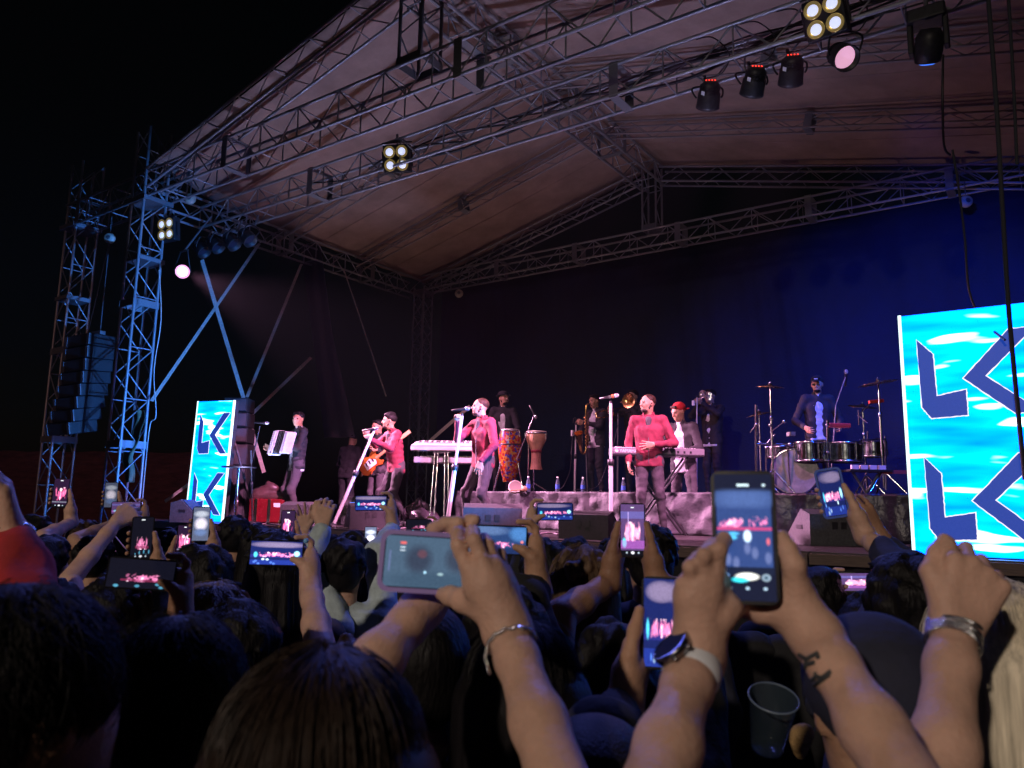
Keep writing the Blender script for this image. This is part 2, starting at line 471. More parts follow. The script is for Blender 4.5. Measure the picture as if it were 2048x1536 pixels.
# ================================================================ trusses
PLATE = mat('truss joint plate', (.24, .25, .27), .5, .6, noise=.25, nscale=12)
def truss(name, label, p0, p1, w, h, group=None, up=(0, 0, 1), r=.024, rb=.0115, bay=.42, m=METAL, plates=(), xs=False, tb=1, cat='truss', verts=True):
    p0 = Vector(p0); p1 = Vector(p1); d = p1 - p0; L = d.length; t = d / L
    sd = t.cross(Vector(up)).normalized(); u = sd.cross(t)
    T = thing(name, label, cat, p0, 0, group)
    c = lambda s, a, b: p0 + t * s + sd * (a * w / 2) + u * (b * h / 2)
    for a in (-1, 1):
        for b in (-1, 1): bar('chord', c(0, a, b), c(L, a, b), r, m, T)
    n = max(2, round(L / bay)); bl = L / n
    for i in range(n):
        s0, s1 = i * bl, (i + 1) * bl
        z = 1 if i % 2 else -1
        for a in (-1, 1):
            bar('brace', c(s0, a, -z), c(s1, a, z), rb, m, T, n=6)
            if xs: bar('brace', c(s0, a, z), c(s1, a, -z), rb, m, T, n=6)
        if verts and i and i % 2 == 0:
            for a in (-1, 1): bar('strut', c(s0, a, -1), c(s0, a, 1), rb, m, T, n=6)
        if tb:
            for b in (-1, 1):
                if tb == 2: bar('brace', c(s0, -z, b), c(s1, z, b), rb, m, T, n=6)
                elif i % 2 == 0: bar('strut', c(s0, -1, b), c(s0, 1, b), rb, m, T, n=6)
    rot = frame3(t, sd, u)
    for f in plates:
        for a in (-1, 1): block('joint_plate', c(L * f, a * 1.09, 0), (.06, .004, h / 2 + .03), PLATE, T, rot)
        for b in (-1, 1): block('joint_plate', c(L * f, 0, b * 1.09), (.06, w / 2 - .01, .004), PLATE, T, rot)
    return T
RID, RX = 8.95, -6.4
RAFM = mat('light tinted rafter metal', (.30, .26, .25), .6, .2, noise=.3, nscale=9)  # brown of the lit roof put into the inner rafters' colour
SL = .242
ROOFG = 'roof trusses over the stage'
truss('roof_truss', 'front horizontal roof truss closest to the crowd, without lamps hanging from it', (XL, YF, 7.22), (1.2, YF, 7.22), .42, .46, ROOFG, plates=(.18, .515, .86))
truss('lighting_truss', 'second horizontal truss carrying cables, blinders and the row of spot cans', (XL + .2, 8.0, 6.98), (1.2, 8.0, 6.98), .40, .40, ROOFG, plates=(.22, .62))
truss('rear_truss', 'rear horizontal truss in front of the blue backdrop', (XL, YB, 7.28), (1.2, YB, 7.28), .36, .36, ROOFG, plates=(.18, .33, .5, .68, .84), rb=.010)
truss('eave_truss', 'truss along the low eave of the roof beside the twin spot cans', (XL, YF + .3, 7.14), (XL, YB - .2, 7.14), .38, .40, ROOFG, plates=(.4, .75))
truss('ridge_truss', 'ridge truss running back under the peak of the canopy', (RX, YF, RID - .32), (RX, YB, RID - .32), .5, .38, ROOFG, plates=(.25, .5, .75), r=.028)
truss('king_post', 'short upright truss under the front peak of the roof', (RX, YF, 7.45), (RX, YF, RID - .1), .38, .38, ROOFG, up=(0, 1, 0), plates=(.04,), m=METALD)
truss('king_post', 'short upright truss under the rear peak of the roof', (RX, YB, 7.47), (RX, YB, RID - .1), .30, .30, ROOFG, up=(0, 1, 0), plates=(.04,))
raf = [(YF - .15, .36, 'front gable'), (9.72, .24, 'first inner'), (11.85, .22, 'second inner'), (YB, .30, 'rear gable')]
for y, w, nm in raf:
    for sgn, side in ((-1, 'dark open side'), (1, 'bright video screen side')):
        wd = (5.85 if 'front' in nm else 6.2) if sgn < 0 else 7.2; xe = RX + sgn * wd
        a = Vector((xe, y, RID - SL * wd - .12 - w / 2)); b = Vector((RX + sgn * .2, y, RID - .05 - .12 - w / 2))
        truss('roof_rafter', '%s rafter truss of the canopy, sloping to the %s' % (nm, side), a, b, w, w, 'rafter trusses under the canopy', r=.019 if w < .3 else .023, rb=.009, bay=.42, plates=(.5,) if 'inner' in nm else (), m=RAFM if 'inner' in nm else METAL, verts=False, tb=0 if 'inner' in nm else 1)
# canopy
TARP = mat('dusty tarpaulin canopy', (.37, .262, .22), .8, noise=.22, nscale=1.6, bump=.35, bscale=9, detail=9.0)
cp = thing('canopy_roof', 'pale dusty tarpaulin canopy stretched over the roof trusses', 'canopy', (RX, YF, RID))
for sgn in (-1, 1):
    def cf(u, v, sgn=sgn):
        y = YF - .2 + (YB - YF + .42) * v; wd = 5.85 + .55 * min(1, v / .25) if sgn < 0 else 7.3; x = RX + sgn * wd * u
        bays = abs(math.sin(math.pi * (y - 7) / 2.35))
        sagv = .05 * bays * math.sin(math.pi * min(u * 1.05, 1))
        wr = .012 * math.sin(y * 9 + u * 3) * u + .02 * math.sin(u * 38 + y * 2.2) * max(0, u - .75) * 3
        return (x, y, RID - SL * wd * u - sagv + wr)
    sheet('canopy_half', cf, 70, 60, TARP, cp, thick=.004)
for sgn in (-1, 1):
    for y in (8.3, 10.75, 12.95):
        MB().tube([(RX + sgn * (6.3 if sgn < 0 else 7.25) * u, y, RID - SL * (6.4 if sgn < 0 else 7.3) * u - .05 * abs(math.sin(math.pi * (y - 7) / 2.35)) * math.sin(math.pi * min(u * 1.05, 1)) - .004) for u in np.linspace(.02, 1, 24)], .006, 5).build('seam', TARP, cp)
# towers
TOWG = 'roof and speaker towers'
truss('roof_tower', 'tall blue lit truss tower standing between the speaker array and the stage', (-12.62, YF - .05, 0), (-12.62, YF - .05, 8.25), .40, .40, TOWG, up=(0, 1, 0), tb=2, bay=.44, plates=(.33, .62), cat='tower')
truss('speaker_tower', 'outermost truss tower at the edge of the dark, beside the hanging speaker array', (-15.05, YF, 0), (-15.05, YF, 8.25), .40, .40, TOWG, up=(0, 1, 0), tb=2, bay=.5, plates=(.35, .55), cat='tower')
truss('roof_tower', 'slim rear truss tower behind the keyboards, under the low corner of the canopy', (-12.55, YB - .1, 0), (-12.55, YB - .1, 7.15), .32, .32, TOWG, up=(0, 1, 0), tb=2, bay=.36, r=.022, rb=.007, xs=True, plates=(.98,), cat='tower')
truss('roof_tower', 'dark tower at the picture edge above the large video screen', (.42, YF + .1, 0), (.42, YF + .1, 8.2), .40, .40, TOWG, up=(0, 1, 0), tb=2, bay=.44, cat='tower')
truss('speaker_outrigger', 'short truss bridging the two tall towers, holding up the speaker array', (-15.3, YF, 7.2), (-12.85, YF, 7.2), .42, .46, ROOFG, plates=(.2,))
for x in (-12.62, -15.05):
    block('sleeve_block', (x, YF - .02, 6.95), (.27, .27, .04), PLATE, None, label='steel sleeve collar riding on the %s tower' % ('outermost truss' if x < -14 else 'blue lit truss'), cat='collar', group='sleeve collars on the towers')
    block('sleeve_block', (x, YF - .02, 5.55 if x < -14 else 5.9), (.23, .23, .035), PLATE, None, label='lower steel clamp ring partway up the %s tower' % ('outermost truss' if x < -14 else 'blue lit truss'), cat='collar', group='sleeve collars on the towers')

# hoists
HOIST = mat('dull grey hoist shell', (.5, .46, .36), .55, noise=.25)
def hoist(p, label, top):
    p = Vector(p); T = thing('chain_hoist', label, 'hoist', p, 0, 'round chain hoists')
    rot = aim(-FH)
    MB().lathe([(.0, -.055), (.07, -.055), (.095, -.03), (.1, 0), (.095, .03), (.07, .055), (.0, .06)], p, rot, 20).build('drum', HOIST, T)
    MB().lathe([(.0, .062), (.035, .064), (.04, .06)], p, rot, 14).build('cap', METALD, T)
    bar('chain', p + Vector((0, 0, .09)), (p.x, p.y, top), .008, METALD, T)
    return T
hoist((-13.95, YF, 6.58), 'pale round chain hoist above the hanging speaker array', 7.0)
hoist((-12.35, 7.45, 7.18), 'round chain hoist tucked under the canopy corner by the tall tower', 7.5)
hoist(onY(918, 587, 13.6), 'round yellowish hoist low above the rear tower top, near the backdrop', 7.2)
hoist(onY(1932, 403, 13.7), 'round yellowish hoist glowing on the bright blue part of the backdrop', 7.1)

# hanging line array
ARR = mat('line array cabinet', (.009, .010, .013), .5, noise=.3, nscale=30, bump=.25, bscale=120)
la = thing('line_array', 'hanging curved column of black speaker cabinets between the two tall towers', 'speaker', (-13.95, YF - .1, 4.7))
rotf = Matrix.Rotation(math.radians(2), 3, 'Z')
zc = 4.72; yy = YF - .1; tilt = 0
for i in range(8):
    tl = math.radians(1.0 + i * 1.6)
    rr = rotf @ Matrix.Rotation(tl, 3, 'X')
    c = Vector((-14.08, yy - .006 * i * i * .6 + .02, zc - .11)); zc -= .222
    b = MB().box(c, (.40, .24, .106), rr, .012); cab = b.build('cabinet', ARR, la)
    MB().box(c + rr @ Vector((0, -.243, 0)), (.30, .006, .094), rr).build('grille', GRILLE, cab)
    for sx in (-1, 1):
        MB().box(c + rr @ Vector((sx * .36, -.235, .0)), (.035, .02, .10), rr).build('rigging_plate', METALD, cab)
bar('hoist_chain', (-14.3, YF - .05, 4.75), (-13.95, YF, 6.5), .008, METALD, la); bar('hoist_chain', (-13.85, YF - .05, 4.75), (-13.95, YF, 6.5), .008, METALD, la)
block('fly_bar', (-14.08, YF - .08, 4.76), (.36, .05, .03), METALD, la, rotf)

# ================================================================ lamps on the truss
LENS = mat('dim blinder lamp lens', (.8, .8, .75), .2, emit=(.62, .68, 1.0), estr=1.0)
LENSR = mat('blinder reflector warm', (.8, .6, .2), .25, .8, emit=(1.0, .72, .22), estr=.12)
def blinder(p, face, label):
    p = Vector(p); r = aim(face); T = thing('blinder_lamp', label, 'stage light', p, 0, 'four lamp blinders on the trusses')
    W = lambda x, y, z: p + r @ Vector((x, y, z))
    MB().box(p, (.2, .2, .07), r, .012).build('housing', BLACK, T)
    for x in (-1, 1):
        for y in (-1, 1):
            q = W(x * .095, y * .095, .071)
            l = MB().lathe([(.088, 0), (.09, .012), (.082, .014), (.06, .006), (.03, .0)], q, r, 20).build('reflector', LENSR, T)
            MB().lathe([(.056, .005), (.045, .02), (.02, .027), (0, .028)], q, r, 18).build('lens', LENS, l)
    for x in (-1, 1): block('yoke_arm', W(x * .225, 0, 0), (.006, .12, .02), BLACK, T, r)
    block('yoke_bar', W(0, .24, -.02), (.23, .006, .02), BLACK, T, r)
    bar('clamp', W(0, .24, -.02), W(0, .36, -.06), .02, METALD, T)
    return T
blinder(onY(795, 318, 7.85), (.45, -1, -.35), 'four lamp blinder alone in the middle of the second truss')
blinder(onY(338, 460, 7.1), (.15, -1, -.12), 'small four lamp blinder with pale yellow lenses beside the tall tower')
blinder(onY(1652, 34, 7.7), (-.1, -1, -.45), 'large four lamp blinder at the top edge of the picture over the spot cans')
STICK = mat('white sticker', (.7, .7, .72), .5)
REDLED = mat('red led digits', (.1, 0, 0), .4, emit=(1.0, .05, .03), estr=2.5)
def par_can(p, dirv, label, top, lit=None, digits=True, group='spot cans on the lighting truss'):
    p = Vector(p); r = aim(dirv); T = thing('spot_can', label, 'stage light', p, 0, group)
    W = lambda x, y, z: p + r @ Vector((x, y, z))
    can = MB().lathe([(0, -.17), (.07, -.165), (.10, -.13), (.105, -.05), (.125, -.03), (.13, .10), (.135, .13), (.122, .13), (.115, .05), (0, .045)], p, r, 24).build('can', BLACK, T)
    MB().lathe([(0, .052), (.06, .056), (.112, .052)], p, r, 20).build('lens', lit or mat('dark lamp glass', (.03, .03, .05), .1), T)
    for k in range(5): MB().lathe([(.107, -.12 + k * .018), (.116, -.117 + k * .018), (.107, -.112 + k * .018)], p, r, 20).build('cooling_fin', BLACK, can)
    for s in (-1, 1): MB().tube(smoothpts([W(s * .14, 0, .02), W(s * .165, .06, .0), W(s * .16, .2, -.02), W(0, .235, -.03)], 4), .011, 6).build('yoke', BLACK, T)
    bar('clamp', W(0, .235, -.03), Vector((W(0, .235, -.03).x, top.y, top.z)), .018, METALD, T)
    block('sticker', W(.03, -.09, -.165) if False else W(.085, -.075, -.06), (.022, .002, .022), STICK, T, r @ Matrix.Rotation(math.radians(48), 3, 'Z'))
    if digits:
        for k in range(4): block('digit', W(-.05 + .033 * k, .02, -.172), (.006, .010, .003), REDLED, T, r)
    return T
CLT = lambda x: Vector((x, 8.0, 6.8))
PARDIR = [(-.45, .75, -.75), (-.5, .7, -.7), (-.35, .8, -.7), (.45, -.55, -.65)]
PX = [(1418, 192), (1508, 165), (1583, 143), (1684, 112)]
LB = ['first spot can of the row, lowest on the second truss', 'second spot can of the row with red digits and a small sticker', 'third spot can of the row with a loose cable loop', 'shiny spot can catching pink light under the big blinder']
for (x, y), dv, lb in zip(PX, PARDIR, LB):
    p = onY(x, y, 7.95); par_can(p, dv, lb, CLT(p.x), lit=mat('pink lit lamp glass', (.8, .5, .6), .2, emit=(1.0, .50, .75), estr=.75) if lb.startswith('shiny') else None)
for k, (x, y) in enumerate([(402, 497), (430, 488), (462, 482), (494, 474)]):
    p = onY(x, y, 7.9); par_can(p, (.7, .2, -.7), ['unlit spot can hanging nearest the pink spotlight, its rim lit', 'unlit spot can second from the pink spotlight', 'unlit spot can third from the pink spotlight', 'unlit spot can nearest the eave truss, almost lost in the dark'][k], CLT(p.x), digits=False, group='unlit spot cans near the tower')
for k, (x, y, z) in enumerate([(-9.4, 6.2, 6.6), (-4.2, 6.2, 6.6)]): pass
# lit spotlight
HOT = mat('burning pink lamp lens', (1, .8, .9), .2, emit=(1.0, .66, .80), estr=9)
r = aim((.83, -.42, -.36)); T = thing('spotlight', 'burning pink white spotlight hanging in front of the blue lit tower', 'stage light', SPOT_L)
sp = MB().lathe([(0, -.2), (.09, -.19), (.11, -.08), (.12, .06), (.115, .06), (.105, .0)], SPOT_L, r, 24).build('can', BLACK, T)
MB().lathe([(.078, .040), (.04, .052), (0, .055)], SPOT_L, r, 24).build('lens', HOT, T)
MB().lathe([(.115, .058), (.104, .03), (.079, .040)], SPOT_L, r, 24).build('reflector', mat('pink glowing reflector', (.8, .4, .5), .3, emit=(1.0, .30, .55), estr=1.1), T)
for s in (-1, 1): bar('yoke', SPOT_L + r @ Vector((s * .13, 0, 0)), SPOT_L + Vector((s * .1, 0, .36)), .01, BLACK, T)
bar('clamp_bar', SPOT_L + Vector((-.12, 0, .36)), SPOT_L + Vector((.12, 0, .36)), .014, BLACK, T)
bar('drop_pole', SPOT_L + Vector((0, 0, .36)), (SPOT_L.x, 7.6, 6.8), .016, METALD, T)
# moving head
p = onY(1857, 80, 8.0)
T = thing('moving_head', 'dark moving head lamp hanging alone beside the large screen tower', 'stage light', p + Vector((0, 0, .35)))
MB().box(p + Vector((0, 0, .24)), (.17, .12, .07), None, .02).build('base', BLACK, T)
for s in (-1, 1): MB().box(p + Vector((s * .155, 0, .04)), (.025, .06, .16), None, .012).build('yoke_arm', BLACK, T)
r = aim((-.2, .55, -.8)); pc = p + Vector((0, 0, -.06))
MB().lathe([(0, -.16), (.09, -.15), (.125, -.08), (.13, .06), (.115, .15), (.10, .16)], pc, r, 24).build('head', BLACK, T)
MB().lathe([(.1, .155), (.06, .175), (0, .18)], pc, r, 20).build('lens', mat('blue glowing lamp lens', (.1, .2, .6), .15, emit=(.05, .2, 1), estr=1.2), T)
bar('clamp', p + Vector((0, 0, .3)), p + Vector((0, 0, .55)), .02, METALD, T)
# assumed, unseen mast behind the audience, added to carry the floodlights
fm = thing('assumed_floodlight_mast', 'floodlight mast standing behind the audience', 'floodlight', (ASSUMED_FLOOD.x, ASSUMED_FLOOD.y - .3, 0))
bar('pole', (ASSUMED_FLOOD.x, ASSUMED_FLOOD.y - .35, 0), (ASSUMED_FLOOD.x, ASSUMED_FLOOD.y - .35, 7.3), .07, METALD, fm, n=12)
r = aim((Vector((-2, 3, 1.6)) - ASSUMED_FLOOD))
MB().box(ASSUMED_FLOOD - (r @ Vector((0, 0, .16))), (.3, .22, .07), r, .02).build('lamp_head', METALD, fm)
MB().box(ASSUMED_FLOOD + Vector((-.6, -.1, -.3)), (.14, .14, .10), aim(Vector((-25, 28, -6))), .02).build('wall_fill_head', METALD, fm)  # housing of the head added to light the wall
MB().box(ASSUMED_FLOOD - (r @ Vector((0, 0, .085))), (.27, .19, .004), r).build('lens', mat('assumed warm floodlight lens', (1, .9, .7), .2, emit=(1, .75, .45), estr=20), fm)

# ================================================================ cables, straps
CAB = mat('black cable', (.012, .012, .014), .5)
def cable(label, pts, r=.009, m=CAB, name='cable', cat='cable', group=None, n=6, nn=5):
    return MB().tube(smoothpts(pts, nn), r, n).build(name, m, None, label=label, cat=cat, group=group)
for k, lb in enumerate(['power cable lying along the top of the second truss', 'thin signal cable sagging inside the second truss', 'bundled cable inside the second truss near the spot cans', 'slack cable drooping under the second truss by the big blinder', 'thick cable loom resting low in the second truss', 'kinked cable crossing inside the second truss']):
    pts = [(x, 8.0 + .1 * math.sin(x * 2 + k) + (k % 3 - 1) * .08, 6.96 + .02 * (k % 3) - .04 * (k // 3) + .07 * math.sin(x * 1.7 + 2 * k)) for x in np.arange(-9.6 + k * 1.2, .3, .5)]
    cable(lb, pts, (.013, .017, .021, .010, .024, .012)[k], group='cables in the second truss')
for k, (x, y) in enumerate(PX):
    p = onY(x, y, 7.95); q = p + Vector((-.02, -.1, .17))
    cable('looped black cable feeding the %s spot can of the row' % ['first', 'second', 'third', 'fourth'][k], [q, q + Vector((.22, -.03, -.02)), q + Vector((.3, .0, .2)), q + Vector((.1, .05, .5)), q + Vector((-.1, .05, .55))], .008, group='spot can cables')
pm = onY(1886, 110, 7.9)
cable('dark cable dangling from the moving head down to the rear truss', [pm, onY(1885, 200, 7.9), onY(1888, 290, 8.2), onY(1900, 310, 8.6)], .012)
ROPE = mat('dark rope', (.02, .022, .03), .8, bump=.4, bscale=200)
cable('thick dark rope falling in front of the large screen at the picture edge', [onY(1975, -20, 6.3), onY(1992, 200, 6.3), onY(2005, 420, 6.3), onY(2016, 600, 6.3), onY(2030, 760, 6.3), onY(2050, 960, 6.3)], .016, ROPE, 'rope', 'rope', 'ropes at the screen tower')
cable('second rope hanging behind the thick dark rope at the edge', [onY(2016, -20, 6.6), onY(2026, 150, 6.6), onY(2034, 330, 6.6)], .012, ROPE, 'rope', 'rope', 'ropes at the screen tower')
cable('thin cable curling down the blue backdrop to the top of the large screen', [onY(1905, 300, 7.6), onY(1918, 380, 7.6), onY(1930, 480, 7.6), onY(1938, 580, 7.6), onY(1965, 640, 7.3), onY(2010, 680, 7.0)], .010, ROPE, 'rope', 'rope', 'ropes at the screen tower')
STRAP = mat('webbing strap', (.62, .55, .50), .8, noise=.2, nscale=30)
def strap(label, a, b, w=.028):
    a = Vector(a); b = Vector(b); t = (b - a).normalized(); s = t.cross(FW).normalized(); nrm = s.cross(t)
    MB().box((a + b) / 2, ((b - a).length / 2, w, .004), frame3(t, s, nrm)).build('guy_strap', STRAP, None, label=label, cat='strap', group='guy straps beside the stage')
strap('pale strap dropping from the unlit spot cans to the ground speaker stack', onY(404, 520, 8.1), onY(487, 796, 8.5), .035)
strap('long strap crossing the others, tied low at the blue lit tower', onY(518, 488, 9.3), onY(303, 802, 7.0))
strap('strap slanting down from the hanging curtain to the speaker stack', onY(603, 528, 10.4), onY(494, 794, 8.6))
strap('short strap rising from behind the speaker stack towards the curtain', onY(622, 715, 10.2), onY(500, 832, 8.7))
strap('strap fragment running down behind the microphone to the guitar bag', onY(500, 848, 8.7), onY(528, 945, 8.9), .035)
strap('pink lit strap end leaning at the foot of the small video screen', onY(392, 958, 8.2), onY(330, 1003, 8.0))
strap('strap behind the front singer running down to the keyboards', onY(940, 812, 10.3), onY(862, 880, 10.3))
cable('thin rope slanting down from the eave behind the crouching singer', [onY(688, 540, 11.2), onY(772, 792, 10.6)], .012, STRAP, 'rope', 'rope')
cable('thin cable hanging down the side of the blue lit tower', [onY(318, 540, 6.7), onY(322, 640, 6.7), onY(308, 740, 6.7), onY(312, 830, 6.7), onY(300, 850, 6.7), onY(290, 940, 6.7), onY(284, 1010, 6.7)], .008, STRAP)
HANG = mat('purple grey hanging drape', (.10, .085, .11), .9, bump=.5, bscale=20)
def drape(u, v):
    a = onY(600 + 42 * u, 488, 10.9); b = onY(648 + 62 * u, 875, 10.0)
    p = a.lerp(b, v); f = .05 * math.sin(u * 11 + v * 2)
    c = onY(628 + 34 * u, 690, 10.6)
    p = p.lerp(c, .5 * math.sin(math.pi * v)) 
    return p + FH * f
sheet('side_drape', drape, 24, 30, HANG, None, label='narrow dark drape hanging from the eave, drooping towards the stage floor', cat='drape')
TARPG = mat('green grey folded tarp', (.16, .17, .10), .8, noise=.3, nscale=8, bump=.6, bscale=10)
def ftarp(u, v):
    a = onY(262 + 26 * u, 820, 6.9); b = onY(250 + 14 * u, 965, 6.9); p = a.lerp(b, v)
    return p + FH * (.05 * math.sin(u * 9 + v * 6) + .03 * math.sin(v * 17)) + R0 * .05 * math.sin(v * 7)
sheet('folded_tarp', ftarp, 14, 20, TARPG, None, label='greenish tarp bundled inside the foot of the blue lit tower', cat='tarp')

# ================================================================ video screens
def led_mat(name, seed):
    m = bpy.data.materials.new(name); m.use_nodes = True; nt = m.node_tree
    for nd in list(nt.nodes): nt.nodes.remove(nd)
    out = nt.nodes.new('ShaderNodeOutputMaterial'); em = nt.nodes.new('ShaderNodeEmission')
    tc = nt.nodes.new('ShaderNodeTexCoord'); mp = nt.nodes.new('ShaderNodeMapping')
    mp.inputs['Rotation'].default_value = (0, math.radians(18), 0); mp.inputs['Scale'].default_value = (.9, 1, 5.5); mp.inputs['Location'].default_value = (seed, 0, seed)
    nz = nt.nodes.new('ShaderNodeTexNoise'); nz.inputs['Scale'].default_value = 1.5; nz.inputs['Detail'].default_value = 1.5
    rp = nt.nodes.new('ShaderNodeValToRGB'); e = rp.color_ramp.elements
    e[0].position = .30; e[0].color = (.0, .05, .95, 1); e[1].position = .60; e[1].color = (.0, .13, 1.0, 1)
    q = rp.color_ramp.elements.new(.635); q.color = (.2, .8, 1.0, 1)
    q = rp.color_ramp.elements.new(.70); q.color = (.55, .95, 1.0, 1)
    L = nt.links
    L.new(tc.outputs['Object'], mp.inputs['Vector']); L.new(mp.outputs[0], nz.inputs['Vector']); L.new(nz.outputs['Fac'], rp.inputs['Fac']); L.new(rp.outputs['Color'], em.inputs['Color'])
    em.inputs['Strength'].default_value = 9.0; L.new(em.outputs[0], out.inputs['Surface'])
    return m
LFILL = mat('dark blue letter pixels', (.02, .03, .08), .5, emit=(.012, .05, .36), estr=1.0, color2=(.05, .06, .12), nscale=60)
LEDGE = mat('white glowing letter edge', (.5, .5, .5), .5, emit=(.95, .85, 1.0), estr=1.1)
L_POLY = [(.0, 1.0), (.34, .80), (.36, .27), (1.0, .33), (1.0, .02), (.22, .0), (.03, .14)]
K_UP = [(.0, .46), (.66, 1.0), (1.0, 1.0), (.30, .47), (1.0, .02), (.66, .02)]
def grow(poly, g):
    cx = sum(p[0] for p in poly) / len(poly); cy = sum(p[1] for p in poly) / len(poly)
    out = []; n = len(poly)
    for i in range(n):
        a = Vector((*poly[i - 1], 0)); b = Vector((*poly[i], 0)); c = Vector((*poly[(i + 1) % n], 0))
        n1 = Vector(((b - a).y, -(b - a).x, 0)).normalized(); n2 = Vector(((c - b).y, -(c - b).x, 0)).normalized()
        bis = (n1 + n2); bis = bis / max(bis.dot(n1), .5)
        out.append((b.x - bis.x * g, b.y - bis.y * g))
    return out
def rough_edge(poly, amp, seed, n=14):
    rg_ = random.Random(seed); out = []
    for i in range(len(poly)):
        a = Vector(poly[i]); b = Vector(poly[(i + 1) % len(poly)]); d = (b - a); nn = Vector((-d.y, d.x)).normalized()
        for k in range(n):
            out.append(tuple(a + d * (k / n) + nn * (rg_.uniform(-amp, amp) if k else 0)))
    return out
def led_screen(label, corner, lean, seed):
    """1 m x 2 m panel facing the audience (-Y); corner = bottom corner on the dark side"""
    T = thing('video_screen', label, 'video screen', corner, 0, 'upright video screens')
    fr = lambda u, v, w: Vector((u, -w, v))
    CABM = mat('video panel cabinet', (.03, .03, .035), .5)
    for k in range(4): MB().box((.5, .06, .25 + .5 * k), (.498, .05, .248), None, .006).build('panel_cabinet', CABM, T).matrix_parent_inverse = Matrix.Identity(4)
    p = MB().add([(.004, .004, .01), (.996, .004, .01), (.996, .004, 1.99), (.004, .004, 1.99)], [(0, 1, 2, 3)]).build('picture_panel', led_mat('cyan video picture %d' % seed, seed), T); p.matrix_parent_inverse = Matrix.Identity(4)
    EDG = mat('pale panel edge glare', (.5, .6, .6), .5, emit=(.75, 1.0, 1.0), estr=1.6)  # glowing strips paint the pale glare along the panel edges
    for x in (0.0, 1.0):
        e = MB().box((x, .012, 1.0), (.012, .016, .998)).build('glare_strip', EDG, T); e.matrix_parent_inverse = Matrix.Identity(4)
    for row in range(2):
        z0 = .13 + row * .98
        for nm, poly, x0, wd, ht in (('letter_l', L_POLY, .12, .33, .66), ('letter_k', K_UP, .44, .50, .68)):
            pl = [(x0 + a * wd, z0 + b * ht) for a, b in poly]
            o = MB().prism(rough_edge(grow(pl, .008), .003, row * 7 + len(pl)), .000, .004, fr).build('letter', LEDGE, T); o.matrix_parent_inverse = Matrix.Identity(4)
            f = MB().prism(rough_edge(pl, .002, row * 3 + len(pl)), .004, .008, fr).build('letter_fill', LFILL, o); f.matrix_parent_inverse = Matrix.Identity(4)
    bar('back_brace', (.2, .12, 1.6), (.2, .8, .02), .02, METALD, T).matrix_parent_inverse = Matrix.Identity(4)
    bar('back_brace', (.8, .12, 1.6), (.8, .8, .02), .02, METALD, T).matrix_parent_inverse = Matrix.Identity(4)
    T.rotation_euler = (0, lean, 0)
    return T
led_screen('large cyan video screen with dark blue LK letters at the picture edge', (-.97, 7.12, S + .0), 0.0, 3)
led_screen('small distant cyan video screen with LK letters beside the speaker stack', (-11.93, 7.6, S + .002), math.radians(2.6), 8)
# ================================================================ people
def V(*a): return np.array(a, float)
def head_prims(c, rot, hs=1.0, nose=True):
    """c: head centre, rot: 3x3 columns right, forward, up"""
    R_ = np.array(rot, float)
    q = lambda x, y, z: c + R_ @ (V(x, y, z) * hs)
    e = lambda p, r, k=.02, sub=False: ell(q(*p), V(*r) * hs, R_, k, sub)
    P = [e((0, -.012, .03), (.074, .094, .086)), e((0, .018, -.022), (.061, .078, .094), .03), e((0, .036, -.082), (.043, .05, .034), .025)]
    if nose:
        P += [cone(q(0, .092, .004), q(0, .108, -.026), .009 * hs, .013 * hs, .012), cone(q(-.034, .080, .020), q(.034, .080, .020), .013 * hs, None, .012)]
        P += [e((s * .031, .100, .000), (.017, .014, .010), .01, True) for s in (-1, 1)]
        P += [cone(q(-.018, .084, -.056), q(.018, .084, -.056), .009 * hs, None, .008)]
        P += [e((0, .104, -.0555), (.022, .010, .0022), .004, True)]
        P += [cone(q(s * .045, .055, -.018), q(s * .03, .068, -.04), .018 * hs, None, .02) for s in (-1, 1)]
    P += [e((s * .075, -.004, -.006), (.010, .021, .033), .008) for s in (-1, 1)]
    return P
def crease(me, amp=.006, seed=0, zs=1.0):
    n = len(me.vertices); co = np.empty(n * 3, np.float32); me.vertices.foreach_get('co', co); co = co.reshape(-1, 3)
    no = np.empty(n * 3, np.float32); me.vertices.foreach_get('normal', no); no = no.reshape(-1, 3)
    rg_ = np.random.default_rng(seed); d = np.zeros(n)
    for i in range(7):
        v = rg_.normal(size=3); v[2] *= 1.6; v /= np.linalg.norm(v); w = rg_.normal(size=3) * 9
        ph = co @ v * rg_.uniform(45, 95) + 1.6 * np.sin(co @ w + i); d += np.sin(ph) * rg_.uniform(.4, 1) * (.5 + .5 * np.sin(co @ (rg_.normal(size=3) * 11) + i * 2))
    me.vertices.foreach_set('co', (co + no * (d / 3.0 * amp)[:, None]).astype(np.float32).ravel()); me.update()
    return me
def rotm(yaw, pitch=0, roll=0):
    return np.array((Matrix.Rotation(math.radians(yaw), 3, 'Z') @ Matrix.Rotation(math.radians(pitch), 3, 'X') @ Matrix.Rotation(math.radians(roll), 3, 'Y')), float)
def nrmz(v): return v / (np.linalg.norm(v) + 1e-9)
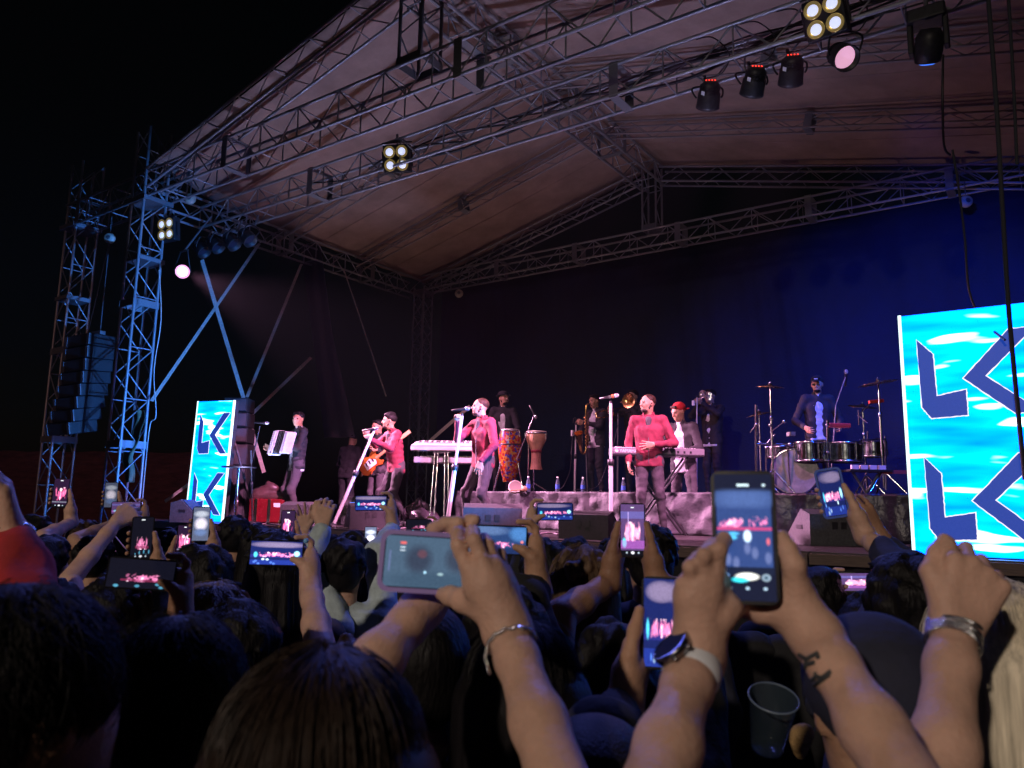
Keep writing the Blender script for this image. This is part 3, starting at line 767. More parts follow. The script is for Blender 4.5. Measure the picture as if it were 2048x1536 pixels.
def hand_prims(w, d, n, side, sc=1.0, curl=.5, spread=.12, thumb=.5):
    """w wrist, d pointing direction, n palm normal, side +1 right hand / -1 left; the thumb leaves the side of the palm"""
    d = nrmz(np.array(d, float)); n = np.array(n, float); n = nrmz(n - d * (n @ d)); l = np.cross(n, d) * side
    P = []; L = [.082, .092, .086, .068]; seg = (.45, .31, .24)
    for i in range(4):
        off = (i - 1.5) * .0205
        k = w + d * (.088 - .006 * abs(i - 1.2)) * sc - l * off * sc
        P.append(cone(w - l * off * .55 * sc + d * .01 * sc, k, .0155 * sc, .0115 * sc, .012))
        p = k; a = spread * (i - 1.5); dd = nrmz(d - l * a); ang = 0
        for j, f in enumerate(seg):
            ang += curl * (1.0, 1.1, .8)[j] * (1 + .06 * i)
            v = dd * math.cos(ang) + n * math.sin(ang)
            r0 = (.0092, .0085, .0076)[j] * sc; q2 = p + v * L[i] * f * sc
            P.append(cone(p, q2, r0, r0 * .9, .004)); p = q2
    b = w + d * .03 * sc + l * .028 * sc
    m = b + (d * .7 + l * (.75 - .3 * thumb) + n * .45 * thumb) * .036 * sc
    t = m + (d * .95 + l * (.25 - .5 * thumb) + n * .5 * thumb) * .03 * sc
    t2 = t + (d * .95 + l * (-.35 * thumb) + n * .35 * thumb) * .024 * sc
    P += [cone(w + d * .012 * sc + l * .012 * sc, m, .017 * sc, .0115 * sc, .012), cone(m, t, .0108 * sc, .0098 * sc, .006), cone(t, t2, .0098 * sc, .0082 * sc, .006)]
    return P
DEF = dict(hip=(0, 0, .93), lean=(0, 0), head=(0, 0, 0), R_kn=(.10, .03, .50), R_an=(.11, -.02, .09), L_kn=(-.10, .03, .50), L_an=(-.11, -.02, .09),
           R_el=(.25, -.03, 1.15), R_wr=(.25, .10, .90), L_el=(-.25, -.03, 1.15), L_wr=(-.25, .10, .90), toeR=(.05, 1), toeL=(-.05, 1), shrug=0)
EYE = mat('dark eye', (.02, .012, .01), .15)
def person(label, xy, zf, heading, H, pose, skin, top, bottom, hair=None, hairm=None, beard=None, shirt=None, openw=.05, group='band members on the stage', vox=.0075, sleeves=True, extra=None, hemz=.885, shoe=None, cuff=None):
    s = H / 1.75; J = dict(DEF); J.update(pose)
    A = {k: V(*v) for k, v in J.items() if k in ('hip', 'R_kn', 'R_an', 'L_kn', 'L_an', 'R_el', 'R_wr', 'L_el', 'L_wr')}
    hip = A['hip']; ln = V(J['lean'][0], J['lean'][1], 0)
    up = nrmz(V(0, 0, .5) + ln); chest = hip + up * .36; sh = hip + up * (.50 + J['shrug']); neck = hip + up * .56
    side = V(1, 0, 0)
    tw = math.radians(J.get('twist', 0)); side = V(math.cos(tw), math.sin(tw), 0)
    shR = sh + side * .175; shL = sh - side * .175
    fwd = nrmz(np.cross(V(0, 0, 1), side))
    hr = rotm(*J['head']); hc = neck + up * .10 + V(0, .03, .03) + hr @ V(0, .01, .02)
    hpR = hip + V(.085, 0, -.02); hpL = hip - V(.085, 0, .02)
    def sc(P):
        out = []
        for p in P:
            if p[0] in 'cd': out.append((p[0], p[1] * s, p[2] * s, p[3] * s, p[4] * s, p[5]))
            else: out.append((p[0], p[1] * s, p[2] * s, p[3], p[4]))
        return out
    # ---- skin body, one surface
    B = [cone(hip, chest, .07, .07, .03), cone(chest, neck - up * .03, .06, .055, .03), cone(neck - up * .03, hc - hr @ V(0, .015, .06), .056, .052, .02)]
    for q, sp in (('R', shR), ('L', shL)):
        B += [cone(chest, sp, .05, .045, .03), cone(sp, A[q + '_el'], .046, .038, .02), cone(A[q + '_el'], A[q + '_wr'], .037, .026, .015)]
        hp = hpR if q == 'R' else hpL
        B += [cone(hp, A[q + '_kn'], .07, .045, .03), cone(A[q + '_kn'], A[q + '_an'], .045, .034, .02)]
        hd_ = J.get('hand' + q)
        dr = A[q + '_wr'] - A[q + '_el']
        if hd_: B += hand_prims(A[q + '_wr'], hd_.get('d', dr), hd_.get('n', (0, 0, -1)), 1 if q == 'R' else -1, 1.05, hd_.get('curl', .5), hd_.get('spread', .12), hd_.get('thumb', .5))
        else: B += hand_prims(A[q + '_wr'], dr, -side if q == 'R' else side, 1 if q == 'R' else -1, 1.05, .35)
    B += head_prims(hc, hr)
    body = obj('person', sdf_mesh('body', sc(B), vox), None, skin, label, 'person', group)
    body.location = (xy[0], xy[1], zf); body.rotation_euler = (0, 0, math.atan2(-heading.x, heading.y))
    I4 = Matrix.Identity(4)
    def part(nm, prims, m, vx=.009):
        me_ = sdf_mesh(nm, sc(prims), vx)
        if nm in ('jacket', 'trousers', 'shirt'): crease(me_, .0075, len(label) + len(nm))
        o = obj(nm, me_, body, m); o.matrix_parent_inverse = I4; return o
    q = lambda x, y, z: hc + hr @ V(x, y, z)
    # ---- top
    hem = hip + V(0, 0, hemz - .93)
    T = []
    for sg in (-1, 1):
        T += [cone(hem + side * sg * .075, hip + up * .16 + side * sg * .065, .108, .098, .03), cone(hip + up * .16 + side * sg * .065, chest + side * sg * .085, .100, .108, .03)]
    T += [cone(hem, hip + up * .16, .112, .104, .03), cone(hip + up * .16, chest, .104, .116, .03)]
    T += [cone(shR - side * .02, shL + side * .02, .068, None, .04), cone(chest + up * .02, neck - up * .02, .11, .07, .03)]
    for a in range(10):
        an = a / 10 * 2 * math.pi
        p = neck + up * .005 + side * math.cos(an) * .062 + fwd * (math.sin(an) * .062 + .01)
        if math.sin(an) < .75: T.append(cone(p, p + up * .03, .014, .012, .012))
    for qn, sp in (('R', shR), ('L', shL)):
        e, w = A[qn + '_el'], A[qn + '_wr']
        if sleeves: T += [cone(sp, e, .064, .053, .03), cone(e, e + (w - e) * .93, .052, .040, .02)]
        else: T += [cone(sp, sp + (e - sp) * .7, .064, .058, .03)]
    T.append(ell(hem - V(0, 0, .335), V(.7, .7, .30), None, .01, True))
    if shirt:
        for t in np.linspace(0, .9, 9):
            p0 = (neck + up * .02) * (1 - t) + (hem - up * .14) * t; p1 = (neck + up * .02) * (1 - t - .1) + (hem - up * .14) * (t + .1)
            T.append(('d', p0 + fwd * .15, p1 + fwd * .15, openw + .03, openw + .03, .008))
    part('jacket' if sleeves else 'shirt', T, top)
    if cuff:
        for qn in 'RL':
            e, w = A[qn + '_el'], A[qn + '_wr']; part('cuff', [cone(e + (w - e) * .9, e + (w - e) * .97, .040, .038)], cuff)
    if shirt:
        Sp = []
        for sg in (-1, 0, 1):
            Sp += [cone(hem + V(0, 0, -.045) + side * sg * .07, hip + up * .16 + side * sg * .06, .100, .094, .03), cone(hip + up * .16 + side * sg * .06, chest + side * sg * .07, .094, .104, .03)]
        Sp += [cone(chest, neck, .106, .066, .03), ell(hem - V(0, 0, .37), V(.7, .7, .30), None, .01, True)]
        part('shirt', Sp, shirt)
    else:
        zp = [cone((neck - up * .05) * (1 - t) + hem * t + fwd * (.085 + .03 * min(1, t * 2.2)), (neck - up * .05) * (1 - t - .1) + hem * (t + .1) + fwd * (.085 + .03 * min(1, (t + .1) * 2.2)), .005, None, .003) for t in np.linspace(.05, .9, 9)]
        part('zip', zp, METALD if top is MAROON else BLACK, .005)
    # ---- bottom
    T = [cone(hip + V(.07, 0, .05), hpR, .105, .098, .03), cone(hip + V(-.07, 0, .05), hpL, .105, .098, .03)]
    for qn, hp in (('R', hpR), ('L', hpL)):
        k, a = A[qn + '_kn'], A[qn + '_an']
        T += [cone(hp, k, .092, .062, .02), cone(k, a + (k - a) * .06, .062, .044, .02)]
        T += [cone(k + V(0, .02, -.02), k + V(0, .03, .04), .05, None, .02)]
    part('trousers', T, bottom)
    for qn in 'RL':
        a = A[qn + '_an']; td = V(J['toe' + qn][0], J['toe' + qn][1], 0); td = nrmz(td)
        part('shoe', [cone(a + V(0, 0, -.01), a + V(0, 0, -.045) - td * .03, .042, .042, .02), cone(a + V(0, 0, -.052) - td * .03, a + V(0, 0, -.056) + td * .15, .038, .032, .02)], shoe or SHOE)
    # ---- face and hair
    ey = [cone(q(sx * .031 - .009, .083, .001), q(sx * .031 + .009, .083, .001), .0075, None, .003) for sx in (-1, 1)]
    part('eyes', ey, EYE, .004)
    hm = hairm or HAIRB
    part('eyebrows', [cone(q(sx * .016, .093, .019), q(sx * .048, .082, .022), .0055, .004, .003) for sx in (-1, 1)], hm, .004)
    if beard:
        part('beard', [ell(q(0, .036, -.086), V(.048, .058, .037), hr, .02), cone(q(-.058, .018, -.06), q(-.062, .0, -.01), .014, .01, .02), cone(q(.058, .018, -.06), q(.062, .0, -.01), .014, .01, .02),
                       cone(q(-.022, .092, -.046), q(.022, .092, -.046), .006, None, .006), ell(q(0, .104, -.058), V(.02, .016, .009), hr, .006, True)], beard, .0055)
    if hair: part('hair', hair(q, hr), hm, .006)
    if extra: extra(body, part, q, hr, hip, up, side, fwd)
    return body
SHOE = mat('dark shoe leather', (.02, .018, .018), .4, noise=.3)
HAIRB = mat('black hair', spec=.2, color=(.007, .006, .006), rough=.5, noise=.5, nscale=60, bump=.35, bscale=160, stretch=(1, 1, .25))
HAIRBR = mat('brown hair', spec=.2, color=(.035, .018, .011), rough=.5, noise=.5, nscale=60, bump=.35, bscale=160, stretch=(1, 1, .25))
HAIRBL = mat('dyed blond hair', (.42, .26, .14), .5, noise=.4, nscale=60, bump=.5, bscale=160)
def h_short(q, hr): return [ell(q(0, -.022, .045), V(.083, .096, .082), hr, .02), cone(q(-.04, .055, .088), q(.04, .05, .092), .022, None, .02)]
def h_buzz(q, hr): return [ell(q(0, -.022, .042), V(.078, .094, .080), hr, .02)]
def h_quiff(q, hr): return h_short(q, hr) + [cone(q(x, .06, .09), q(x * .8, .02 - .03 * i, .125), .022, .018, .02) for i, x in enumerate((-.04, -.01, .02, .045))] + [cone(q(0, -.02, .12), q(0, -.06, .11), .03, .03, .02)]
def fab(name, c, **k): return mat(name, c, .85, noise=.22, nscale=14, bump=.55, bscale=11, **k)
MAROON = fab('maroon jacket cloth', (.20, .020, .043))
JEANS = fab('charcoal jeans', (.055, .045, .055))
BLKCL = fab('black jacket cloth', (.014, .013, .016))
DKGR = fab('dark grey jacket cloth', (.022, .021, .025))
WHITECL = fab('white shirt cloth', (.62, .62, .66))
GREYT = fab('dark tee cloth', (.05, .045, .05))
REDCAP = fab('red cap cloth', (.45, .012, .018))
def xy(px, d, py=1005):
    p = D(px, py, d); return (p.x, p.y)
# ================================================================ the band
PW = {}
def W_of(o):
    m = wm(o); return lambda x, y, z: m @ Vector((x, y, z))
P2XY = xy(962, 9.6)
necklace = mat('thin black cord', (.02, .02, .02), .5)
def tee(body, part, q, hr, hip, up, side, fwd):
    n = hip + up * .5
    part('tee_shirt', [cone(n + fwd * .055, n - up * .12 + fwd * .088, .045, .03, .02), cone(n + up * .02, n - up * .02, .07, None, .02)], GREYT)
    part('earpiece', [ell(q(-.082, .0, -.004), V(.008, .01, .012), hr)], PLASTIC, .003)
s2 = person('bearded singer in maroon jacket leaning into a tilted microphone stand, hand on his thigh', P2XY, S, hd(52), 1.70,
    dict(hip=(0, -.02, .90), lean=(0, .02), head=(-28, 4, 0), R_el=(.27, .20, 1.20), R_wr=(.11, .32, 1.42), L_el=(-.29, .02, 1.10), L_wr=(-.20, .17, .89),
         R_kn=(.20, .10, .49), R_an=(.34, -.02, .09), L_kn=(-.15, .10, .49), L_an=(-.25, -.06, .09), handR=dict(n=(-.6, .2, -.2), d=(-.5, .25, .6), curl=1.0), handL=dict(d=(.1, .25, -1), n=(.6, -.8, 0), curl=.25, spread=.2)),
    SKIN, MAROON, JEANS, h_buzz, HAIRBR, beard=mat('auburn beard', (.10, .04, .025), .6, noise=.4, nscale=80), extra=tee)
s1 = person('singer in maroon jacket gripping a far tilted microphone stand with both hands', xy(786, 11.1), S, hd(58), 1.66,
    dict(hip=(0, -.03, .90), lean=(0, .08), head=(-22, 2, 0), R_el=(.24, .22, 1.24), R_wr=(.10, .42, 1.36), L_el=(-.26, .18, 1.16), L_wr=(-.05, .42, 1.30),
         R_kn=(.14, .14, .50), R_an=(.18, .06, .09), L_kn=(-.18, .08, .49), L_an=(-.28, -.14, .09), handR=dict(n=(-.8, 0, 0), d=(-.2, .3, .7), curl=1.0), handL=dict(n=(.8, 0, 0), d=(.3, .3, .6), curl=1.0)),
    SKIN, MAROON, JEANS, h_quiff, HAIRB, beard=mat('dark stubble', (.06, .03, .025), .7), extra=tee)
s3 = person('standing singer in maroon jacket, head turned aside and one hand on his stomach', xy(1299, 9.5), S, hd(12), 1.74,
    dict(head=(-52, 0, 0), R_el=(.255, -.03, 1.15), R_wr=(.25, .06, .90), L_el=(-.31, .03, 1.14), L_wr=(-.07, .21, 1.11), handL=dict(d=(1, .1, -.05), n=(0, -1, 0), curl=.15, spread=.2),
         R_kn=(.10, .05, .50), R_an=(.10, -.02, .09), L_kn=(-.13, .03, .50), L_an=(-.17, -.04, .09)),
    SKIN, MAROON, JEANS, h_buzz, HAIRBR, beard=mat('dark beard', (.035, .02, .016), .7, noise=.4, nscale=80), extra=tee)
def capx(body, part, q, hr, hip, up, side, fwd):
    cp_ = part('cap', [ell(q(0, -.022, .055), V(.086, .100, .082), hr, .02), ell(q(0, .02, -.04), V(.12, .16, .062), hr, .01, True)], REDCAP, .006)
    part('cap_peak', [ell(q(0, -.135, .015), V(.06, .06, .012), hr, .01)], REDCAP, .005)
    part('fringe', [cone(q(-.04, .072, .078), q(.04, .07, .085), .02, None, .02)], HAIRBR, .006)
person('keyboard player in backwards red cap and open dark jacket over a white shirt', xy(1368, 10.3), S, hd(38), 1.74,
    dict(lean=(0, .05), head=(-22, -16, 0), R_el=(.25, .10, 1.15), R_wr=(.17, .36, 1.06), L_el=(-.27, .08, 1.15), L_wr=(-.20, .36, 1.06), handR=dict(n=(0, 0, -1), d=(0, 1, -.15), curl=.35), handL=dict(n=(0, 0, -1), d=(0, 1, -.15), curl=.35),
         L_kn=(-.16, .05, .50), L_an=(-.22, .02, .09)), SKIN, DKGR, JEANS, None, HAIRBR, shirt=WHITECL, extra=capx, openw=.055)
person('accordion player in black bomber jacket with white band, looking at the camera', xy(588, 12.2), S, hd(52), 1.76,
    dict(head=(34, 0, 0), lean=(0, -.02), R_el=(.26, .10, 1.14), R_wr=(.22, .36, 1.18), L_el=(-.27, .10, 1.15), L_wr=(-.17, .34, 1.22), L_kn=(-.10, .10, .50), L_an=(-.06, -.05, .09), R_kn=(.1, .12, .5), R_an=(.08, -.02, .09),
         handL=dict(d=(.3, 1, .1), n=(.9, 0, 0), curl=.5), handR=dict(d=(-.2, 1, .1), n=(-.9, 0, 0), curl=.5)),
    SKIN, BLKCL, JEANS, h_short, HAIRB, shirt=WHITECL, openw=.045, cuff=mat('white knit band', (.6, .6, .62), .8))
person('guitarist half hidden behind the crouching singer, orange guitar at his hip', xy(752, 12.3), S, hd(35), 1.66,
    dict(head=(-10, -5, 0), R_el=(.30, .02, 1.16), R_wr=(.14, .26, 1.04), L_el=(-.28, .12, 1.12), L_wr=(-.34, .38, 1.22)), SKIN, BLKCL, JEANS, h_short, HAIRB, shirt=GREYT)
person('stage hand in black seen from behind, bending in the dark by the drape', xy(690, 14.0), S, hd(200), 1.60,
    dict(head=(0, -30, 0), lean=(0, .10), R_el=(.24, .1, 1.12), R_wr=(.18, .3, 1.0), L_el=(-.24, .1, 1.12), L_wr=(-.18, .3, 1.0)), SKIN, BLKCL, BLKCL, h_buzz, HAIRB)
def hatx(body, part, q, hr, hip, up, side, fwd):
    part('hat', [ell(q(0, -.02, .085), V(.085, .100, .060), hr, .02), ell(q(0, -.01, .055), V(.125, .145, .012), hr, .01)], BLKCL, .006)
person('conga player in small black hat and beard, looking off towards the brass players', xy(1003, 12.3), RZ, hd(5), 1.62,
    dict(head=(42, 4, 0), R_el=(.27, .08, 1.10), R_wr=(.18, .32, 1.02), L_el=(-.27, .08, 1.10), L_wr=(-.2, .32, 1.02)), SKIN, BLKCL, BLKCL, h_buzz, HAIRB, beard=HAIRB, shirt=WHITECL, openw=.03, extra=hatx)
person('saxophone player in dark open jacket showing a white shirt', xy(1192, 12.8), RZ, hd(48), 1.68,
    dict(head=(-8, -6, 0), R_el=(.24, .12, 1.12), R_wr=(.12, .30, 1.02), L_el=(-.22, .16, 1.18), L_wr=(.02, .30, 1.24), handR=dict(n=(-.9, .2, 0), d=(-.3, .8, .2), curl=.7), handL=dict(n=(.9, .2, 0), d=(.3, .8, .2), curl=.7)),
    SKIN, BLKCL, BLKCL, h_short, HAIRB, shirt=WHITECL, openw=.06)
person('trombone player in black, mostly hidden behind the standing singer', xy(1270, 13.0), RZ, hd(40), 1.80,
    dict(head=(-5, 2, 0), R_el=(.26, .2, 1.28), R_wr=(.16, .52, 1.36), L_el=(-.2, .2, 1.28), L_wr=(-.02, .20, 1.46)), SKIN, BLKCL, BLKCL, h_short, HAIRB)
person('trumpet player in black behind the red capped keyboard player', xy(1428, 12.8), RZ, hd(50), 1.80,
    dict(head=(0, 4, 0), R_el=(.26, .2, 1.32), R_wr=(.04, .30, 1.50), L_el=(-.26, .2, 1.32), L_wr=(-.03, .32, 1.50), handR=dict(n=(-.9, 0, 0), d=(-.3, .6, .5), curl=.8), handL=dict(n=(.9, 0, 0), d=(.3, .6, .5), curl=.8)), SKIN, BLKCL, BLKCL, h_short, HAIRB, shirt=WHITECL, openw=.02)
def drumx(body, part, q, hr, hip, up, side, fwd):
    part('cap', [ell(q(0, -.02, .062), V(.086, .100, .075), hr, .02), ell(q(0, .02, -.03), V(.12, .16, .055), hr, .01, True)], BLKCL, .006)
    part('cap_peak', [ell(q(0, .12, .052), V(.058, .06, .010), hr, .01)], BLKCL, .005)
    part('glasses', [cone(q(-.056, .094, .006), q(.056, .094, .006), .004, None, .002)] + [cone(q(sx * .033 - .014, .097, -.002), q(sx * .033 + .014, .097, -.002), .012, None, .002) for sx in (-1, 1)], PLASTIC, .004)
    part('cap_label', [cone(q(-.02, .083, .083), q(.02, .083, .083), .008, None, .002)], WHITEP, .004)
drummer = person('drummer in black cap and glasses playing the timbales', xy(1642, 10.6), RZ, hd(8), 1.66,
    dict(head=(-22, -8, 0), lean=(0, .04), R_el=(.32, .02, 1.10), R_wr=(.24, .28, .98), L_el=(-.31, .05, 1.10), L_wr=(-.24, .30, 1.00)), SKIN, DKGR, BLKCL, h_short, HAIRB, beard=HAIRB, shirt=WHITECL, openw=.035, extra=drumx)

# ---------------------------------------------------------------- stands and microphones
def microphone(p, dirv, label, m=None, ring=None):
    p = Vector(p); r = aim(dirv); T = thing('microphone', label, 'microphone', p, 0, 'vocal microphones')
    MB().lathe([(0, -.17), (.011, -.168), (.016, -.05), (.020, 0), (.021, .005)], p, r, 14).build('handle', m or PLASTIC, T)
    MB().lathe([(.021, .004), (.025, .015), (.027, .03), (.022, .05), (.010, .06), (0, .062)], p, r, 16).build('grille_ball', mat('steel mesh', (.45, .45, .47), .35, .9, bump=.6, bscale=600), T)
    if ring: MB().lathe([(.0205, -.03), (.0225, -.028), (.0225, -.004), (.0215, -.002)], p, r, 14).build('colour_ring', ring, T)
    return T
def straight_stand(label, base, top, m=STANDM, r=.0135, round_base=True, group='microphone stands'):
    base = Vector(base); top = Vector(top); T = thing('microphone_stand', label, 'stand', base, 0, group)
    t = (top - base).normalized()
    if round_base: MB().lathe([(0, .0), (.13, .0), (.13, .012), (.04, .03), (.015, .04), (0, .04)], base, aim(t if t.z < .97 else ZUP), 20).build('base', BLACK, T)
    mid = base.lerp(top, .55)
    bar('lower_tube', base, mid, r * 1.25, m, T, n=10); bar('upper_tube', mid, top, r * .85, m, T, n=10)
    MB().lathe([(0, -.04), (r * 1.9, -.035), (r * 1.9, .035), (0, .04)], mid, aim(t), 12).build('clutch', BLACK, T)
    bar('mic_clip', top, top + Vector((0, 0, .03)), .016, BLACK, T)
    return T
b = D(667, 1040, 10.7); b.z = S + .02; t = D(748, 862, 10.85)
straight_stand('chrome microphone stand tilted far over by the crouching singer', b, t, r=.021)
microphone(t + Vector((0, 0, .03)), CR * .9 + Vector((0, 0, .15)), 'microphone at the mouth of the crouching singer')
b = D(893, 1046, 9.2); b.z = S + .02; t = D(924, 832, 9.35)
straight_stand('sparkling chrome microphone stand tilted by the bearded singer', b, t, r=.021)
microphone(D(930, 818, 9.38), CR * .95 + Vector((0, 0, .1)), 'microphone held at the mouth of the bearded singer')
b = D(1222, 1040, 9.2); b.z = S; t = D(1226, 802, 9.2); t.x, t.y = b.x, b.y
straight_stand('tall straight chrome microphone stand in front of the brass players', b, t, r=.021)
microphone(D(1228, 792, 9.2), CR * .8 - FH * .2 + Vector((0, 0, .12)), 'unused silver microphone with an orange ring on the tall straight stand', SILVER, mat('orange ring', (.6, .12, .03), .4))
b = xy(508, 11.9); b = Vector((*b, S)); t = D(516, 850, 11.9); t.x += .02
straight_stand('thin boom microphone stand in front of the accordion player', b, D(502, 905, 11.9), BLACK, r=.012)
st_ = bar('boom_stand_arm', D(500, 940, 11.9), D(520, 852, 11.9), .008, CHROME, None, label='slanted boom arm above the stand of the accordion player', cat='boom arm')
microphone(D(530, 846, 11.9), CR + Vector((0, 0, -.05)), 'microphone on the boom arm in front of the accordion player')
b = Vector((*xy(1149, 12.3), RZ)); straight_stand('pale microphone stand with a bent clip at the saxophone player', b, D(1152, 850, 12.3), r=.014)
MB().tube(smoothpts([D(1152, 850, 12.3), D(1152, 838, 12.3), D(1148, 836, 12.3), D(1146, 846, 12.3)], 4), .006, 6).build('gooseneck', BLACK, None, label='bent gooseneck clip on top of the pale stand by the saxophone', cat='clip')
b = Vector((*xy(1235, 12.2), RZ)); straight_stand('dark microphone stand standing between saxophone and singer', b, D(1236, 830, 12.2), METALD, r=.012)
b = Vector((*xy(1393, 12.3), RZ)); straight_stand('pale microphone stand in front of the trumpet player', b, D(1394, 795, 12.3), r=.014)
block('stand_box', D(1387, 806, 12.3), (.02, .02, .04), WHITEP, None, label='small white clip box on the stand of the trumpet player', cat='clip box')
block('stand_box', D(1145, 866, 12.28), (.02, .02, .045), WHITEP, None, label='small white clip box on the stand of the saxophone player', cat='clip box')

# ---------------------------------------------------------------- instruments
ac = D(566, 885, 11.85); fz = hd(38); ax = (Vector((0, 0, 1)) * .97 + fz * -.25).normalized()
T = thing('accordion', 'pearl white accordion held by the player in the black bomber jacket', 'accordion', ac)
r = frame3(fz.cross(ax).normalized(), fz, ax) ; r = frame3(ax.cross(fz).normalized() * -1, fz, ax)
PEARL = mat('pearl accordion body', (.62, .60, .66), .22, noise=.12, nscale=30)
RW = lambda x, y, z: ac + r @ Vector((x, y, z))
MB().box(RW(.13, 0, 0), (.045, .09, .2), r, .012).build('treble_block', PEARL, T)
MB().box(RW(-.13, 0, -.01), (.04, .085, .17), r, .012).build('bass_block', PEARL, T)
for k in range(9): MB().box(RW(-.085 + .02 * k, 0, 0), (.008, .082 if k % 2 else .074, .18 if k % 2 else .17), r).build('bellows_fold', PLASTIC if k % 2 else mat('white bellows tape', (.6, .6, .6), .6), T)
for k in range(12): MB().box(RW(.15, .095, -.17 + .031 * k), (.03, .008, .013), r).build('key', WHITEP, T)
MB().lathe([(0, 0), (.02, .002), (.022, .006)], RW(.13, .091, -.16), r @ Matrix.Rotation(-math.pi / 2, 3, 'X'), 12).build('emblem', BLACK, T)

def slab(p, r, L, Wd, Hh, name, label, m, keys=True, side=1):
    T = thing(name, label, 'keyboard', p, 0, 'electric keyboards')
    Q = lambda x, y, z: p + r @ Vector((x, y, z))
    MB().box(p, (L / 2, Wd / 2, Hh / 2), r, .012).build('body', m, T)
    if keys:
        n = int(L / .0235) - 5
        for k in range(n): MB().box(Q(-L / 2 + .07 + k * .0235, side * (Wd / 2 - .075), Hh / 2 + .006), (.0112, .072, .008), r).build('white_key', WHITEP, T)
        for k in range(n - 1):
            if k % 7 not in (2, 6): MB().box(Q(-L / 2 + .082 + k * .0235, side * (Wd / 2 - .105), Hh / 2 + .018), (.006, .045, .006), r).build('black_key', PLASTIC, T)
    return T, Q
kx = CR.copy(); kx.z = 0; kx.normalize(); ky = ZUP.cross(kx)
GREYK = mat('grey keyboard shell', (.30, .29, .31), .4, noise=.15, nscale=30)
rot1 = frame3(kx, ky, ZUP) @ Matrix.Rotation(math.radians(-6), 3, 'Z') @ Matrix.Rotation(math.radians(14), 3, 'X')
p = D(893, 893, 10.5); T, Q = slab(p, rot1, .92, .30, .085, 'keyboard', 'upper silver keyboard tilted on the two tier stand', GREYK, side=1)
MB().box(Q(-.02, -.152, .0), (.44, .003, .022), rot1).build('bright_rim', WHITEP, T)
p = D(895, 921, 10.55); rot2 = frame3(kx, ky, ZUP) @ Matrix.Rotation(math.radians(-6), 3, 'Z')
T, Q = slab(p, rot2, .88, .28, .085, 'keyboard', 'lower keyboard on the two tier stand', GREYK)
b0 = D(885, 1040, 10.35); b0.z = S
T = thing('keyboard_stand', 'two column keyboard stand of shiny metal in front of the keyboards', 'stand', b0)
for dx, px_ in ((-.11, 873), (.11, 893)):
    tp = D(px_, 906, 10.4)
    for o2 in (-.022, .022):
        bar('upright', tp + kx * o2, Vector((tp.x, tp.y, S)) + kx * (o2 * 1.4 + dx * .3) - FH * .1, .009, CHROME, T)
    for k in range(8):
        z0 = S + (tp.z - S) * k / 8; z1 = S + (tp.z - S) * (k + 1) / 8
        a = Vector((tp.x, tp.y, z0)); c = Vector((tp.x, tp.y, z1)); s_ = .022 if k % 2 else -.022
        bar('lattice', a + kx * s_, c - kx * s_, .004, CHROME, T, n=5)
bar('top_bar', D(866, 905, 10.4), D(902, 904, 10.4), .014, CHROME, T); bar('foot', b0 - kx * .3, b0 + kx * .3, .012, BLACK, T); bar('foot', b0 - FH * .2, b0 + FH * .25, .012, BLACK, T)
# long dark keyboard with lettering
p = D(1312, 905, 9.75); rot3 = frame3(kx, ky, ZUP) @ Matrix.Rotation(math.radians(4), 3, 'Z')
DKK = mat('dark keyboard shell', (.06, .055, .065), .38, noise=.2, nscale=30)
T, Q = slab(p, rot3, 1.16, .30, .10, 'keyboard', 'long dark stage keyboard played by the red capped musician', DKK)
MB().box(Q(0, -.152, .005), (.575, .003, .034), rot3).build('rear_panel', mat('keyboard rear panel', (.16, .15, .17), .4), T)
fc = bpy.data.curves.new('lettering', 'FONT'); fc.body = 'YAMAHA'; fc.size = .055; fc.extrude = .001; fc.align_x = 'LEFT'
tmp = bpy.data.objects.new('lettering_source', fc); COL.objects.link(tmp)
me = bpy.data.meshes.new_from_object(tmp.evaluated_get(bpy.context.evaluated_depsgraph_get())); bpy.data.objects.remove(tmp)
lt = obj('lettering', me, T, mat('white lettering', (.75, .75, .75), .5))
lt.matrix_basis = Matrix.Translation(Q(-.50, -.157, -.015)) @ (rot3 @ Matrix.Rotation(math.pi / 2, 3, 'X')).to_4x4()
MB().lathe([(0, .001), (.022, .001), (.022, .003), (.017, .003), (.017, .001)], Q(-.535, -.156, .005), rot3 @ Matrix.Rotation(math.pi / 2, 3, 'X'), 20).build('emblem', MATS['white lettering'], T)
for k in range(4): MB().box(Q(.16 + .08 * k, -.157, .0), (.012, .004, .012), rot3).build('socket', PLASTIC, T)
T = thing('keyboard_stand', 'dark crossed stand under the long keyboard', 'stand', (p.x, p.y, S))
for sx in (-1, 1):
    for sy in (-1, 1): bar('leg', Q(-sx * .38, sy * .1, -.06), Vector((Q(sx * .34, sy * .1, 0).x, Q(sx * .34, sy * .1, 0).y, S + .015)), .014, BLACK, T)
